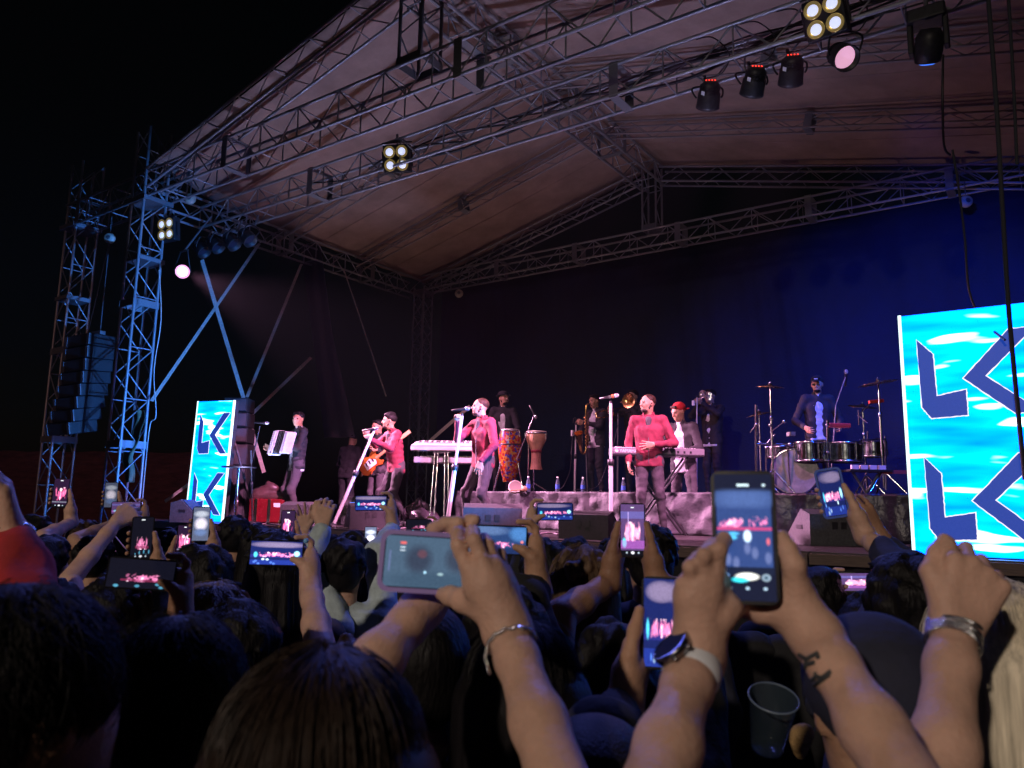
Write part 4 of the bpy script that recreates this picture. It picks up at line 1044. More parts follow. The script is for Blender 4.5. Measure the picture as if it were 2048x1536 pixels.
# electric guitar
gp = D(742, 925, 11.95); ga = (CR * .80 + CU * .62).normalized(); gn = hd(35); gu = gn.cross(ga).normalized()
rg = frame3(ga, gu, gn); GU = lambda x, y, z: gp + rg @ Vector((x, y, z))
T = thing('electric_guitar', 'orange electric guitar slung on the half hidden guitarist', 'guitar', gp)
ORNG = mat('orange sunburst lacquer', (.62, .20, .03), .2, color2=(.35, .06, .015), nscale=3)
poly = [(-.2, .02), (-.19, .11), (-.12, .16), (-.03, .13), (.03, .10), (.10, .14), (.18, .12), (.14, .06), (.12, .0), (.14, -.06), (.19, -.10), (.12, -.14), (.03, -.11), (-.04, -.14), (-.13, -.17), (-.19, -.11)]
MB().prism(poly, -.02, .02, GU).build('body', ORNG, T)
MB().box(GU(.38, 0, .012), (.27, .022, .012), rg).build('neck', mat('maple neck', (.42, .24, .11), .4), T)
MB().box(GU(.71, .01, .008), (.07, .032, .008), rg).build('headstock', MATS['maple neck'], T)
MB().prism([(-.1, -.09), (.08, -.09), (.1, -.02), (.02, .06), (-.1, .03)], .021, .024, GU).build('pickguard', WHITEP, T)
for k in range(3): MB().box(GU(-.06 + .06 * k, 0, .028), (.01, .035, .005), rg).build('pickup', PLASTIC, T)
# congas, djembe
CONG = bpy.data.materials.new('painted conga shell'); CONG.use_nodes = True
nt = CONG.node_tree; vo = nt.nodes.new('ShaderNodeTexVoronoi'); vo.inputs['Scale'].default_value = 34; tc = nt.nodes.new('ShaderNodeTexCoord'); nt.links.new(tc.outputs['Object'], vo.inputs['Vector'])
sp_ = nt.nodes.new('ShaderNodeSeparateColor'); nt.links.new(vo.outputs['Color'], sp_.inputs[0]); rp = nt.nodes.new('ShaderNodeValToRGB'); rp.color_ramp.interpolation = 'CONSTANT'
cols = [(0, (.36, .03, .01)), (.22, (.05, .04, .26)), (.40, (.42, .12, .015)), (.58, (.32, .22, .22)), (.66, (.24, .012, .02)), (.84, (.45, .22, .03))]
for k, (ps, c) in enumerate(cols):
    e = rp.color_ramp.elements[k] if k < 2 else rp.color_ramp.elements.new(ps); e.position = ps; e.color = (*c, 1)
nt.links.new(sp_.outputs[0], rp.inputs[0]); nt.links.new(rp.outputs[0], nt.nodes['Principled BSDF'].inputs['Base Color']); nt.nodes['Principled BSDF'].inputs['Roughness'].default_value = .25
HEADM = mat('drum skin', (.62, .55, .48), .6, noise=.12)
def drum_ring(T, c, rot, rad, z, nlug=6):
    MB().lathe([(rad, z - .012), (rad + .014, z - .012), (rad + .014, z + .012), (rad, z + .012)], c, rot, 28).build('rim', CHROME, T)
    for k in range(nlug):
        a = 2 * math.pi * k / nlug; v = rot @ Vector((math.cos(a) * (rad + .014), math.sin(a) * (rad + .014), 0))
        bar('tension_rod', c + v + rot @ Vector((0, 0, z)), c + v + rot @ Vector((0, 0, z - .10)), .006, CHROME, T, n=6)
cz = Vector((*xy(1018, 11.9), RZ + .17)); I3 = Matrix.Identity(3)
T = thing('conga_drum', 'tall conga drum painted all over in orange, red and blue', 'drum', cz)
MB().lathe([(.10, 0), (.13, .12), (.165, .32), (.185, .48), (.185, .60), (.165, .76), (.155, .80)], cz, I3, 32).build('shell', CONG, T)
MB().lathe([(.185, .56), (.19, .565), (.19, .575), (.185, .58)], cz, I3, 32).build('band', BLACK, T)
MB().lathe([(.155, .80), (.15, .81), (0, .812)], cz, I3, 28).build('skin', HEADM, T); drum_ring(T, cz, I3, .158, .79)
for k in range(3):
    a = 2.1 * k; bar('stand_leg', cz + Vector((.15 * math.cos(a), .15 * math.sin(a), .3)), cz + Vector((.27 * math.cos(a), .27 * math.sin(a), -.165)), .012, CHROME, T)
dz = Vector((*xy(1071, 11.8), RZ + .36))
T = thing('djembe_drum', 'goblet drum of pale carved wood with a dark red band on a chrome stand', 'drum', dz)
WOODD = mat('pale carved wood', (.42, .24, .13), .5, noise=.3, nscale=8, bump=.3)
MB().lathe([(.10, 0), (.085, .06), (.075, .18), (.08, .30), (.115, .37), (.155, .45), (.165, .54), (.16, .58)], dz, I3, 28).build('shell', WOODD, T)
MB().lathe([(.078, .26), (.085, .262), (.086, .30), (.081, .302)], dz, I3, 24).build('band', mat('dark red band', (.2, .02, .02), .6), T)
MB().lathe([(.16, .58), (.155, .59), (0, .592)], dz, I3, 28).build('skin', HEADM, T); drum_ring(T, dz, I3, .162, .56, 5)
bar('stand_post', dz + Vector((-.02, -.03, .0)), dz + Vector((-.02, -.03, -.36)), .014, CHROME, T); bar('stand_post', dz + Vector((-.09, -.08, .45)), dz + Vector((-.09, -.08, -.36)), .011, CHROME, T)
for k in range(3): a = 2.1 * k + .5; bar('stand_leg', dz + Vector((-.02, -.03, -.2)), dz + Vector((.22 * math.cos(a), .22 * math.sin(a), -.355)), .009, CHROME, T)
bar('drum_microphone_arm', dz + Vector((-.28, -.2, .05)), dz + Vector((.06, -.16, .82)), .008, CHROME, None, label='slanted microphone arm reaching over the goblet drum', cat='boom arm')
microphone(dz + Vector((.07, -.16, .83)), (.2, .3, -.6), 'small microphone pointing down at the goblet drum')
# saxophone
sx0 = D(1178, 815, 12.45)
T = thing('saxophone', 'brass tenor saxophone held by the player with the white shirt', 'saxophone', D(1172, 920, 12.4))
pts = [D(1184, 812, 12.5), D(1176, 808, 12.42), D(1172, 818, 12.4), D(1172, 850, 12.38), D(1173, 885, 12.38), D(1170, 905, 12.36), D(1163, 904, 12.33), D(1160, 885, 12.3), D(1157, 866, 12.22)]
sp2 = smoothpts(pts, 6); n = len(sp2)
rad = [(.009 + .016 * (i / n)) if i < n * .72 else .025 + .055 * ((i / n - .72) / .28) ** 1.7 for i in range(n)]
MB().tube(sp2, rad, 14, cap=False).build('body_tube', BRASS, T)
for k in range(10):
    q0 = D(1170 + .2 * k, 835 + 6.5 * k, 12.34); MB().lathe([(0, 0), (.018, .002), (.018, .008), (0, .010)], q0, aim(-FH), 12).build('key_cup', BRASS, T)
bar('key_rod', D(1176, 825, 12.36), D(1177, 900, 12.36), .005, BRASS, T)
T = thing('stand_leg_post', 'thin post under the saxophone, standing on the riser', 'stand', (*xy(1176, 12.4), RZ)); bar('post', (*xy(1175, 12.4), RZ), D(1172, 905, 12.4), .009, METALD, T); bar('foot', (*xy(1165, 12.4), RZ + .01), (*xy(1188, 12.4), RZ + .01), .012, METALD, T)
# trombone
T = thing('trombone', 'brass trombone with its bell beside the head of the standing singer', 'trombone', D(1258, 802, 12.3))
bc = D(1257, 801, 12.05); bdir = (hd(40) + ZUP * .05).normalized(); back = bc - bdir * .55
pr_ = smoothpts([bc, bc - bdir * .06, bc - bdir * .16, bc - bdir * .32, back], 5); nn = len(pr_)
MB().tube(pr_, [.108 * max(0, 1 - i / 6) ** 2.2 + .011 for i in range(nn)], 20, cap=False).build('bell', BRASS, T)
s_a = D(1262, 812, 12.5); s_b = D(1196, 824, 11.9); s_c = D(1198, 836, 11.9); s_d = D(1262, 824, 12.5)
MB().tube(smoothpts([s_a, s_a.lerp(s_b, .5), s_b, s_b.lerp(s_c, .5) - CR * .03, s_c, s_c.lerp(s_d, .5), s_d], 4), .009, 8).build('slide', BRASS, T)
bar('slide_brace', D(1226, 820, 12.2), D(1227, 831, 12.2), .006, BRASS, T)
# trumpet
T = thing('trumpet', 'silver trumpet with its bell facing the crowd beside the pale stand', 'trumpet', D(1408, 788, 12.3))
bc = D(1405, 788, 12.2); bdir = (hd(45) + ZUP * .02).normalized()
pr_ = smoothpts([bc, bc - bdir * .03, bc - bdir * .08, bc - bdir * .2, bc - bdir * .42], 5); nn = len(pr_)
MB().tube(pr_, [.06 * max(0, 1 - i / 7) ** 2.2 + .007 for i in range(nn)], 20, cap=False).build('bell', SILVER, T)
for k in range(3): bar('valve', bc - bdir * (.2 + .03 * k) - ZUP * .07, bc - bdir * (.2 + .03 * k) + ZUP * .05, .011, SILVER, T)
MB().tube(smoothpts([bc - bdir * .12 - ZUP * .05, bc - bdir * .09 - ZUP * .03, bc - bdir * .12, bc - bdir * .4], 4), .007, 8).build('leadpipe', SILVER, T)

# ---------------------------------------------------------------- drum kit
def shell_drum(name, label, c, axis, rad, h, shell, skin, lugs=8, group='drums of the kit'):
    c = Vector(c); r = aim(axis); T = thing(name, label, 'drum', c, 0, group)
    MB().lathe([(rad, -h / 2), (rad, h / 2)], c, r, 36).build('shell', shell, T)
    MB().lathe([(rad - .004, h / 2 + .004), (0, h / 2 + .006)], c, r, 32).build('skin', skin, T)
    for z in (h / 2, -h / 2): MB().lathe([(rad - .002, z - .014), (rad + .014, z - .014), (rad + .014, z + .014), (rad - .002, z + .014)], c, r, 36).build('hoop', CHROME, T)
    for k in range(lugs):
        a = 2 * math.pi * k / lugs; v = r @ Vector((math.cos(a) * (rad + .012), math.sin(a) * (rad + .012), 0)); ax_ = r @ Vector((0, 0, 1))
        bar('tension_rod', c + v + ax_ * h / 2, c + v - ax_ * h * .45, .006, CHROME, T, n=6)
    return T
STEEL = mat('polished steel shell', (.45, .5, .52), .15, 1.0, noise=.2, nscale=12)
shell_drum('timbale', 'shallow steel timbale in front of the drummer', D(1620, 904, 9.85), (0, 0, 1), .19, .23, STEEL, HEADM)
shell_drum('timbale', 'larger steel timbale with round badge next to the first', D(1692, 905, 9.85), (0, 0, 1), .205, .23, STEEL, HEADM)
kick_c = D(1590, 942, 10.0); KICK = mat('marbled grey drum head', (.34, .30, .34), .35, color2=(.18, .16, .19), nscale=9)
kick = shell_drum('bass_drum', 'bass drum with marbled grey head below the timbales', (kick_c.x, kick_c.y, RZ + .30), hd(22), .285, .38, mat('bass drum shell', (.25, .22, .25), .3), KICK, 10)
shell_drum('tom_drum', 'small tom drum seen behind the chrome stand of the kit', D(1748, 898, 10.3), (0, 0, 1), .15, .2, STEEL, HEADM)
shell_drum('snare_drum', 'low drum with dark shell behind the bass drum', D(1560, 905, 10.6), (0, 0, 1), .17, .14, PLASTIC, HEADM)
CYM = mat('bronze cymbal', (.55, .38, .16), .25, 1.0, noise=.2, nscale=6, stretch=(1, 1, 8))
def cymbal(label, c, rad, base_px, tilt=(0, 0), legs=True, m=CHROME):
    c = Vector(c); r = Matrix.Rotation(math.radians(tilt[0]), 3, 'X') @ Matrix.Rotation(math.radians(tilt[1]), 3, 'Y')
    T = thing('cymbal', label, 'cymbal', (c.x, c.y, RZ), 0, 'cymbals on stands')
    MB().lathe([(.006, .028), (.025, .026), (.04, .012), (rad * .6, .004), (rad, -.012), (rad, -.0135), (rad * .6, .002), (.04, .009), (.006, .024)], c, r, 36).build('plate', CYM, T)
    bar('upper_tube', c + Vector((0, 0, .06)), (c.x, c.y, c.z - .4), .009, m, T, n=10); bar('lower_tube', (c.x, c.y, c.z - .4), (c.x, c.y, RZ - .25 if not legs else RZ + .1), .014, m, T, n=10)
    MB().lathe([(0, .03), (.018, .03), (.018, .055), (0, .055)], c, I3, 12).build('felt', BLACK, T)
    MB().lathe([(0, -.03), (.022, -.03), (.022, .03), (0, .03)], (c.x, c.y, c.z - .4), I3, 12).build('clutch', m, T)
    if legs:
        for k in range(3): a = 2.1 * k; bar('leg', (c.x, c.y, RZ + .32), (c.x + .27 * math.cos(a), c.y + .27 * math.sin(a), RZ + .01), .011, m, T)
    return T
cymbal('small cymbal on a tall chrome stand beside the bass drum', D(1540, 773, 9.9), .18, 0, (4, 6))
cymbal('large cymbal on a tall chrome stand next to the large screen', D(1756, 765, 9.6), .24, 0, (6, -8))
cymbal('dark cymbal set low behind the drummer, on the side of the screen', D(1725, 812, 11.0), .2, 0, (10, 10))
cymbal('dark cymbal set low on the side of the brass players', D(1518, 828, 10.9), .18, 0, (8, -10))
# cowbells, blocks, hardware around the timbales
REDP = mat('red plastic block', (.55, .045, .03), .35)
T = thing('jam_block', 'red plastic jam block clamped over the timbales', 'percussion block', D(1680, 851, 9.8)); MB().box(D(1678, 851, 9.8), (.14, .035, .028), frame3(kx, ky, ZUP), .012).build('block', REDP, T); bar('clamp_rod', D(1655, 851, 9.8), D(1656, 890, 9.8), .007, CHROME, T)
T = thing('jam_block', 'second red block raised higher near the large cymbal', 'percussion block', D(1752, 803, 9.9)); MB().box(D(1752, 803, 9.9), (.095, .028, .022), frame3(kx, ky, ZUP) @ Matrix.Rotation(-.12, 3, 'Y'), .01).build('block', REDP, T); bar('clamp_rod', D(1742, 806, 9.9), D(1720, 828, 9.9), .007, CHROME, T)
T = thing('drum_rack', 'chrome rack tubing that frames the bass drum and timbales', 'stand', D(1515, 985, 9.9))
for a, b2, rr in [((1512, 810, 9.9), (1512, 982, 9.9), .016), ((1512, 888, 9.9), (1580, 888, 9.9), .014), ((1532, 895, 9.8), (1532, 980, 9.8), .010), ((1575, 892, 9.8), (1580, 980, 9.8), .010), ((1655, 840, 9.75), (1656, 985, 9.7), .016),
                  ((1720, 880, 9.7), (1770, 878, 9.7), .016), ((1770, 872, 9.7), (1772, 980, 9.7), .013), ((1540, 865, 9.8), (1570, 842, 9.8), .007), ((1550, 868, 9.9), (1530, 890, 9.9), .007), ((1716, 830, 9.8), (1735, 845, 9.8), .009), ((1717, 820, 9.8), (1718, 850, 9.8), .008), ((1500, 865, 9.9), (1512, 850, 9.9), .007), ((1735, 862, 9.8), (1735, 885, 9.8), .008)]:
    bar('tube', D(*a), D(*b2), rr, CHROME, T)
for q0 in [(1512, 850), (1580, 888), (1655, 850), (1656, 905), (1770, 885), (1540, 850), (1568, 843), (1533, 895)]: MB().lathe([(0, -.02), (.022, -.018), (.022, .018), (0, .02)], D(*q0, 9.72), aim(FH), 12).build('clamp', CHROME, T)
T = thing('cowbell', 'dark cowbell on the rack between the small cymbal and timbale', 'cowbell', D(1583, 868, 9.8)); MB().prism([(-.03, -.06), (.03, -.06), (.045, .06), (-.045, .06)], -.025, .025, lambda u, v, w: D(1583, 868, 9.8) + kx * u + FH * v + ZUP * w).build('bell', METALD, T)
b = Vector((*xy(1690, 9.9), RZ)); bar('boom_stand_arm', D(1672, 810, 10.2), D(1692, 752, 10.2), .007, METALD, None, label='thin overhead boom arm above the drummer', cat='boom arm'); microphone(D(1692, 748, 10.2), (.1, -.2, .6), 'overhead microphone above the drummer')
bar('boom_stand_arm', D(1672, 810, 10.2), D(1660, 985, 10.2), .009, METALD, None, label='upright post of the overhead microphone beside the drummer', cat='stand')
PADS = mat('pink lit percussion pad', (.75, .55, .6), .4)
T = thing('pad_table', 'low table with pale percussion pads beside the timbales', 'table', D(1735, 985, 9.5))
tp = D(1732, 942, 9.5); block('table_top', tp, (.26, .16, .012), BLACK, T, frame3(kx, ky, ZUP))
for k in range(4): block('pad', tp + kx * (-.19 + .11 * k) + ZUP * .03 - ky * .12, (.042, .02, .035), PADS, T, frame3(kx, ky, ZUP))
for sx in (-1, 1): bar('leg', tp + kx * .18 * sx, D(1732 - sx * 30, 1030, 9.5), .014, METALD, T); 
block('red_rail', D(1790, 944, 9.4), (.15, .02, .022), mat('dull red rail', (.30, .04, .05), .5), None, frame3(kx, ky, ZUP), label='dull red rail between the pads and the large screen', cat='rail')
# ---------------------------------------------------------------- floor monitors, cases, small things
def wedge(p, face, w, label, cab=CABINET, h=.34, dpt=.42):
    p = Vector(p); f = Vector((face.x, face.y, 0)).normalized(); sd = ZUP.cross(f)
    T = thing('floor_monitor', label, 'speaker', p, 0, 'wedge floor monitors')
    prof = [(-dpt / 2, 0), (dpt / 2, 0), (dpt / 2 - .02, .10), (-.06, h), (-dpt / 2, h * .86)]
    fr = lambda u, v, ww: p + f * u + ZUP * v + sd * ww
    MB().prism(prof, -w / 2, w / 2, fr).build('cabinet', cab, T)
    a = fr(dpt / 2 - .02, .10, 0); b2 = fr(-.06, h, 0); c = (a + b2) / 2; t = (b2 - a).normalized(); nn_ = sd.cross(t).normalized()
    if nn_.dot(f) < 0: nn_ = -nn_
    MB().box(c + nn_ * .006, (w / 2 - .03, (b2 - a).length / 2 - .015, .006), frame3(sd, t, nn_)).build('grille', GRILLE, T)
    for s_ in (-1, 1): MB().box(fr(-.03, h * .5, s_ * (w / 2 + .003)), (.05, .02, .003), frame3(f, ZUP, sd)).build('handle', BLACK, T)
    for k in (-1, 1): block('socket', fr(-dpt / 2 - .003, h * .55, k * .05), (.004, .03, .035), BLACK, T, frame3(f, sd, ZUP))
    return T
def at_floor(px, py, d): p = D(px, py, d); p.z = S; return p
wedge(at_floor(986, 1040, 8.85), FH, .66, 'big dark floor monitor at the feet of the bearded singer', mat('dusty black cabinet', (.04, .034, .036), .6, noise=.3, nscale=30, bump=.3, bscale=150), .36)
wedge(at_floor(1180, 1070, 8.3), FH + CR * .5, .56, 'black floor monitor beside the tall straight microphone stand', CABINET, .30)
wedge(at_floor(1655, 1100, 7.9), FH * .9 - R0 * .2, .66, 'grey floor monitor near the corner of the large screen', GREYCAB, .36)
wedge(at_floor(608, 1045, 11.2), FH + R0 * .3, .55, 'grey floor monitor by the accordion player', GREYCAB)
wedge(at_floor(735, 1050, 10.3), FH - R0 * .4, .55, 'purple lit floor monitor in front of the crouching singer', CABINET)
wedge(at_floor(380, 1040, 11.9), R0, .5, 'pale backed floor monitor leaning at the foot of the small screen', GREYCAB)
# ground speaker stack beside the small screen
T = thing('speaker_stack', 'stack of dark speaker boxes standing behind the small video screen', 'speaker', (*xy(480, 12.6), S))
rr = frame3(kx, ky, ZUP)
zs = [(797, 826), (826, 856), (856, 887), (888, 932)]
for a, b2 in zs:
    t1 = D(481, a, 13.4); t0 = D(478, b2, 13.4); c = (t1 + t0) / 2; c = Vector((t0.x, t0.y, (t0.z + t1.z) / 2)); hh = (t1.z - t0.z) / 2 - .006
    o = MB().box(c, (.20, .2, hh), rr, .01).build('cabinet', CABINET, T); MB().box(c - ky * .203, (.18, .005, hh - .02), rr).build('grille', mat('purple grey grille', (.085, .075, .085), .6, noise=.3, nscale=150, bump=.5, bscale=400), o)
t0 = D(475, 932, 13.4); c = Vector((t0.x, t0.y, (S + t0.z) / 2)); o = MB().box(c, (.24, .22, (t0.z - S) / 2 - .004), rr, .01).build('subwoofer', CABINET, T); MB().box(c - ky * .223, (.21, .005, (t0.z - S) / 2 - .03), rr).build('grille', MATS['purple grey grille'], o)
p = Vector((*xy(473, 11.9), S)); T = thing('bar_table', 'small round bar table on a chrome post in front of the speaker stack', 'table', p)
zt = D(478, 934, 11.9).z; MB().lathe([(0, zt - S - .01), (.26, zt - S - .01), (.26, zt - S + .01), (0, zt - S + .012)], p, I3, 28).build('top', BLACK, T); bar('post', p, (p.x, p.y, zt), .022, CHROME, T, n=12); MB().lathe([(0, .02), (.16, .0), (.16, .02), (.05, .05), (0, .06)], p, I3, 20).build('foot', CHROME, T)
MB().lathe([(.02, .28), (.032, .3), (.032, .34), (.02, .36)], p, I3, 14).build('collar', CHROME, T)
REDC = mat('glossy red drum shell', (.15, .006, .012), .25, noise=.2, nscale=5)
p = Vector((*xy(540, 12.3), S)); T = thing('red_case', 'glossy red case standing on the stage under the guitar bag', 'case', p)
MB().box(p + ZUP * .19, (.27, .19, .185), rr, .02).build('shell', REDC, T)
for sx in (-.16, .05): MB().box(p + ZUP * .19 + kx * sx - ky * .192, (.022, .005, .18), rr).build('metal_strip', CHROME, T)
MB().box(p + ZUP * .28 + kx * .17 - ky * .192, (.05, .004, .03), rr).build('badge', WHITEP, T)
BAGM = mat('brown leather bag', (.07, .03, .03), .4, noise=.4, nscale=8, bump=.5, bscale=18)
bp_ = p + ZUP * .42
obj('instrument_bag', sdf_mesh('bag', [cone(bp_ - kx * .22, bp_ + kx * .26 - ZUP * .03, .10, .085, .04), cone(bp_ - kx * .2 + ZUP * .06, bp_ + kx * .02 + ZUP * .13, .08, .07, .05), cone(bp_ - kx * .05 + ZUP * .2, bp_ + kx * .08 + ZUP * .12, .04, .05, .04)], .012), None, BAGM, 'dark brown soft instrument bag slumped on the red case', 'bag')
# rack behind the crouching singer
p = Vector((*xy(722, 12.0), S)); T = thing('rack_case', 'low flight rack with small lit units behind the crouching singer', 'rack', p)
MB().box(p + ZUP * .22, (.26, .2, .215), rr, .012).build('case', CABINET, T)
for k in range(3): MB().box(p + ZUP * (.1 + .12 * k) - ky * .203, (.22, .004, .045), rr).build('rack_unit', GREYCAB, T)
MB().box(p + ZUP * .33 - ky * .21 - kx * .08, (.05, .003, .012), rr).build('display', mat('blue rack display', (0, 0, .1), .4, emit=(.1, .25, 1), estr=3), T)
p2 = Vector((*xy(715, 11.2), S)); block('red_box', p2 + ZUP * .12, (.05, .08, .12), REDC, None, rr, label='small red box on the floor by the flight rack', cat='box')
# covered heap by the keyboards
SHEETM = mat('glossy dark sheeting', (.05, .04, .05), .25, bump=1.0, bscale=7)
p = Vector((*xy(838, 11.1), S)); 
def heap(u, v):
    a = 2 * math.pi * u; rr_ = .36 * (1 - v ** 1.6) + .02 * math.sin(a * 7 + v * 9); return (p.x + rr_ * math.cos(a) * 1.15, p.y + rr_ * math.sin(a) * .8, S + .42 * v + .02 * math.sin(a * 5))
sheet('covered_gear', heap, 40, 14, SHEETM, None, thick=0, label='heap of gear under shiny dark sheeting beside the keyboard stand', cat='cover')
BOTTLE = mat('clear bottle plastic', (.5, .62, .85), .08, trans=.85)
BLUEL = mat('blue bottle label', (.05, .12, .6), .4)
def bottle(px, label, d=11.2):
    p = Vector((*xy(px, d), RZ)); T = thing('water_bottle', label, 'bottle', p, 0, 'water bottles on the riser')
    MB().lathe([(0, .0), (.031, .0), (.033, .02), (.031, .12), (.028, .16), (.013, .20), (.013, .22)], p, I3, 16).build('body', BOTTLE, T); MB().lathe([(.0335, .06), (.0335, .12)], p, I3, 16).build('label', BLUEL, T); MB().lathe([(.015, .215), (.015, .235), (0, .236)], p, I3, 12).build('cap', WHITEP, T)
bottle(1056, 'water bottle on the riser next to the goblet drum', 11.2); bottle(1115, 'water bottle on the riser by the pale microphone stand'); bottle(1166, 'water bottle on the riser at the saxophone player'); bottle(1247, 'water bottle on the riser just beside the standing singer')
p = Vector((*xy(1030, 11.3), RZ)); T = thing('tambourine', 'pale round tambourine lying on the riser below the conga', 'tambourine', p + ZUP * .05)
MB().lathe([(.10, -.02), (.10, .025), (.09, .025), (.09, -.02)], p + ZUP * .075, aim(-FH + ZUP * .5), 26).build('frame', HEADM, T); MB().lathe([(.09, .02), (0, .021)], p + ZUP * .075, aim(-FH + ZUP * .5), 26).build('skin', mat('old drum skin', (.25, .2, .17), .6), T)
p = Vector((*xy(1048, 11.2), RZ)); T = thing('maraca', 'brown maraca lying on the riser beside the tambourine', 'maraca', p); obj('bulb', sdf_mesh('bulb', [ell(np.array(p + ZUP * .05), V(.055, .04, .045))], .008), T, WOODD); bar('handle', p + ZUP * .04, p + ZUP * .025 - kx * .2, .01, WOODD, T)
cable('thin looping cable from the pale stand down to the riser', [D(1146, 860, 12.25), D(1143, 900, 12.2), D(1140, 940, 12.0), D(1128, 970, 11.6), D(1120, 978, 11.2)], .006)
cable('thin cable curving from the dark stand across the silver riser', [D(1236, 850, 12.1), D(1224, 900, 11.9), D(1212, 935, 11.6), D(1200, 965, 11.3), D(1185, 977, 11.0), D(1150, 979, 10.9)], .006)
CABW = mat('grey stage cable', (.20, .17, .18), .6)
for k in range(6):
    x0 = [520, 660, 760, 870, 1060, 1250][k]; pts = []
    for j in range(7):
        q0 = at_floor(x0 + j * 16, 1050, [11.0, 10.4, 10.2, 9.0, 9.3, 9.0][k] + .35 * math.sin(j * 1.7 + k)); q0.z = S + .012; pts.append(q0)
    cable('cable snaking over the stage floor %s' % ['below the accordion player', 'at the foot of the far tilted stand', 'beside the purple lit monitor', 'around the keyboard stand', 'in front of the silver riser', 'at the feet of the standing singer'][k], pts, .010, CABW, group='cables on the stage floor')
# cans for the uplighters added on the deck
UPL = [(-11.2, 11.6), (-8.9, 12.6), (-1.6, 13.9)]
for k, (x, y) in enumerate(UPL):
    T = thing('added_uplighter', 'dark uplighter can on the deck aimed at the canopy, %s' % ['beside the side drape', 'behind the guitarist', 'behind the drummer'][k], 'stage light', (x, y, S), 0, 'uplighters on the deck')
    zb = S if k < 2 else RZ
    MB().lathe([(0, .02), (.10, .03), (.12, .26), (.125, .28), (.11, .28), (.1, .2), (0, .19)], (x, y, zb), I3, 20).build('can', BLACK, T)
    MB().lathe([(.1, .21), (0, .215)], (x, y, zb), I3, 20).build('lens', mat('pink uplighter lens', (1, .6, .6), .2, emit=(1, .45, .5), estr=6), T)
    for s_ in (-1, 1): block('yoke', (x + s_ * .14, y, zb + .1), (.005, .02, .1), BLACK, T)
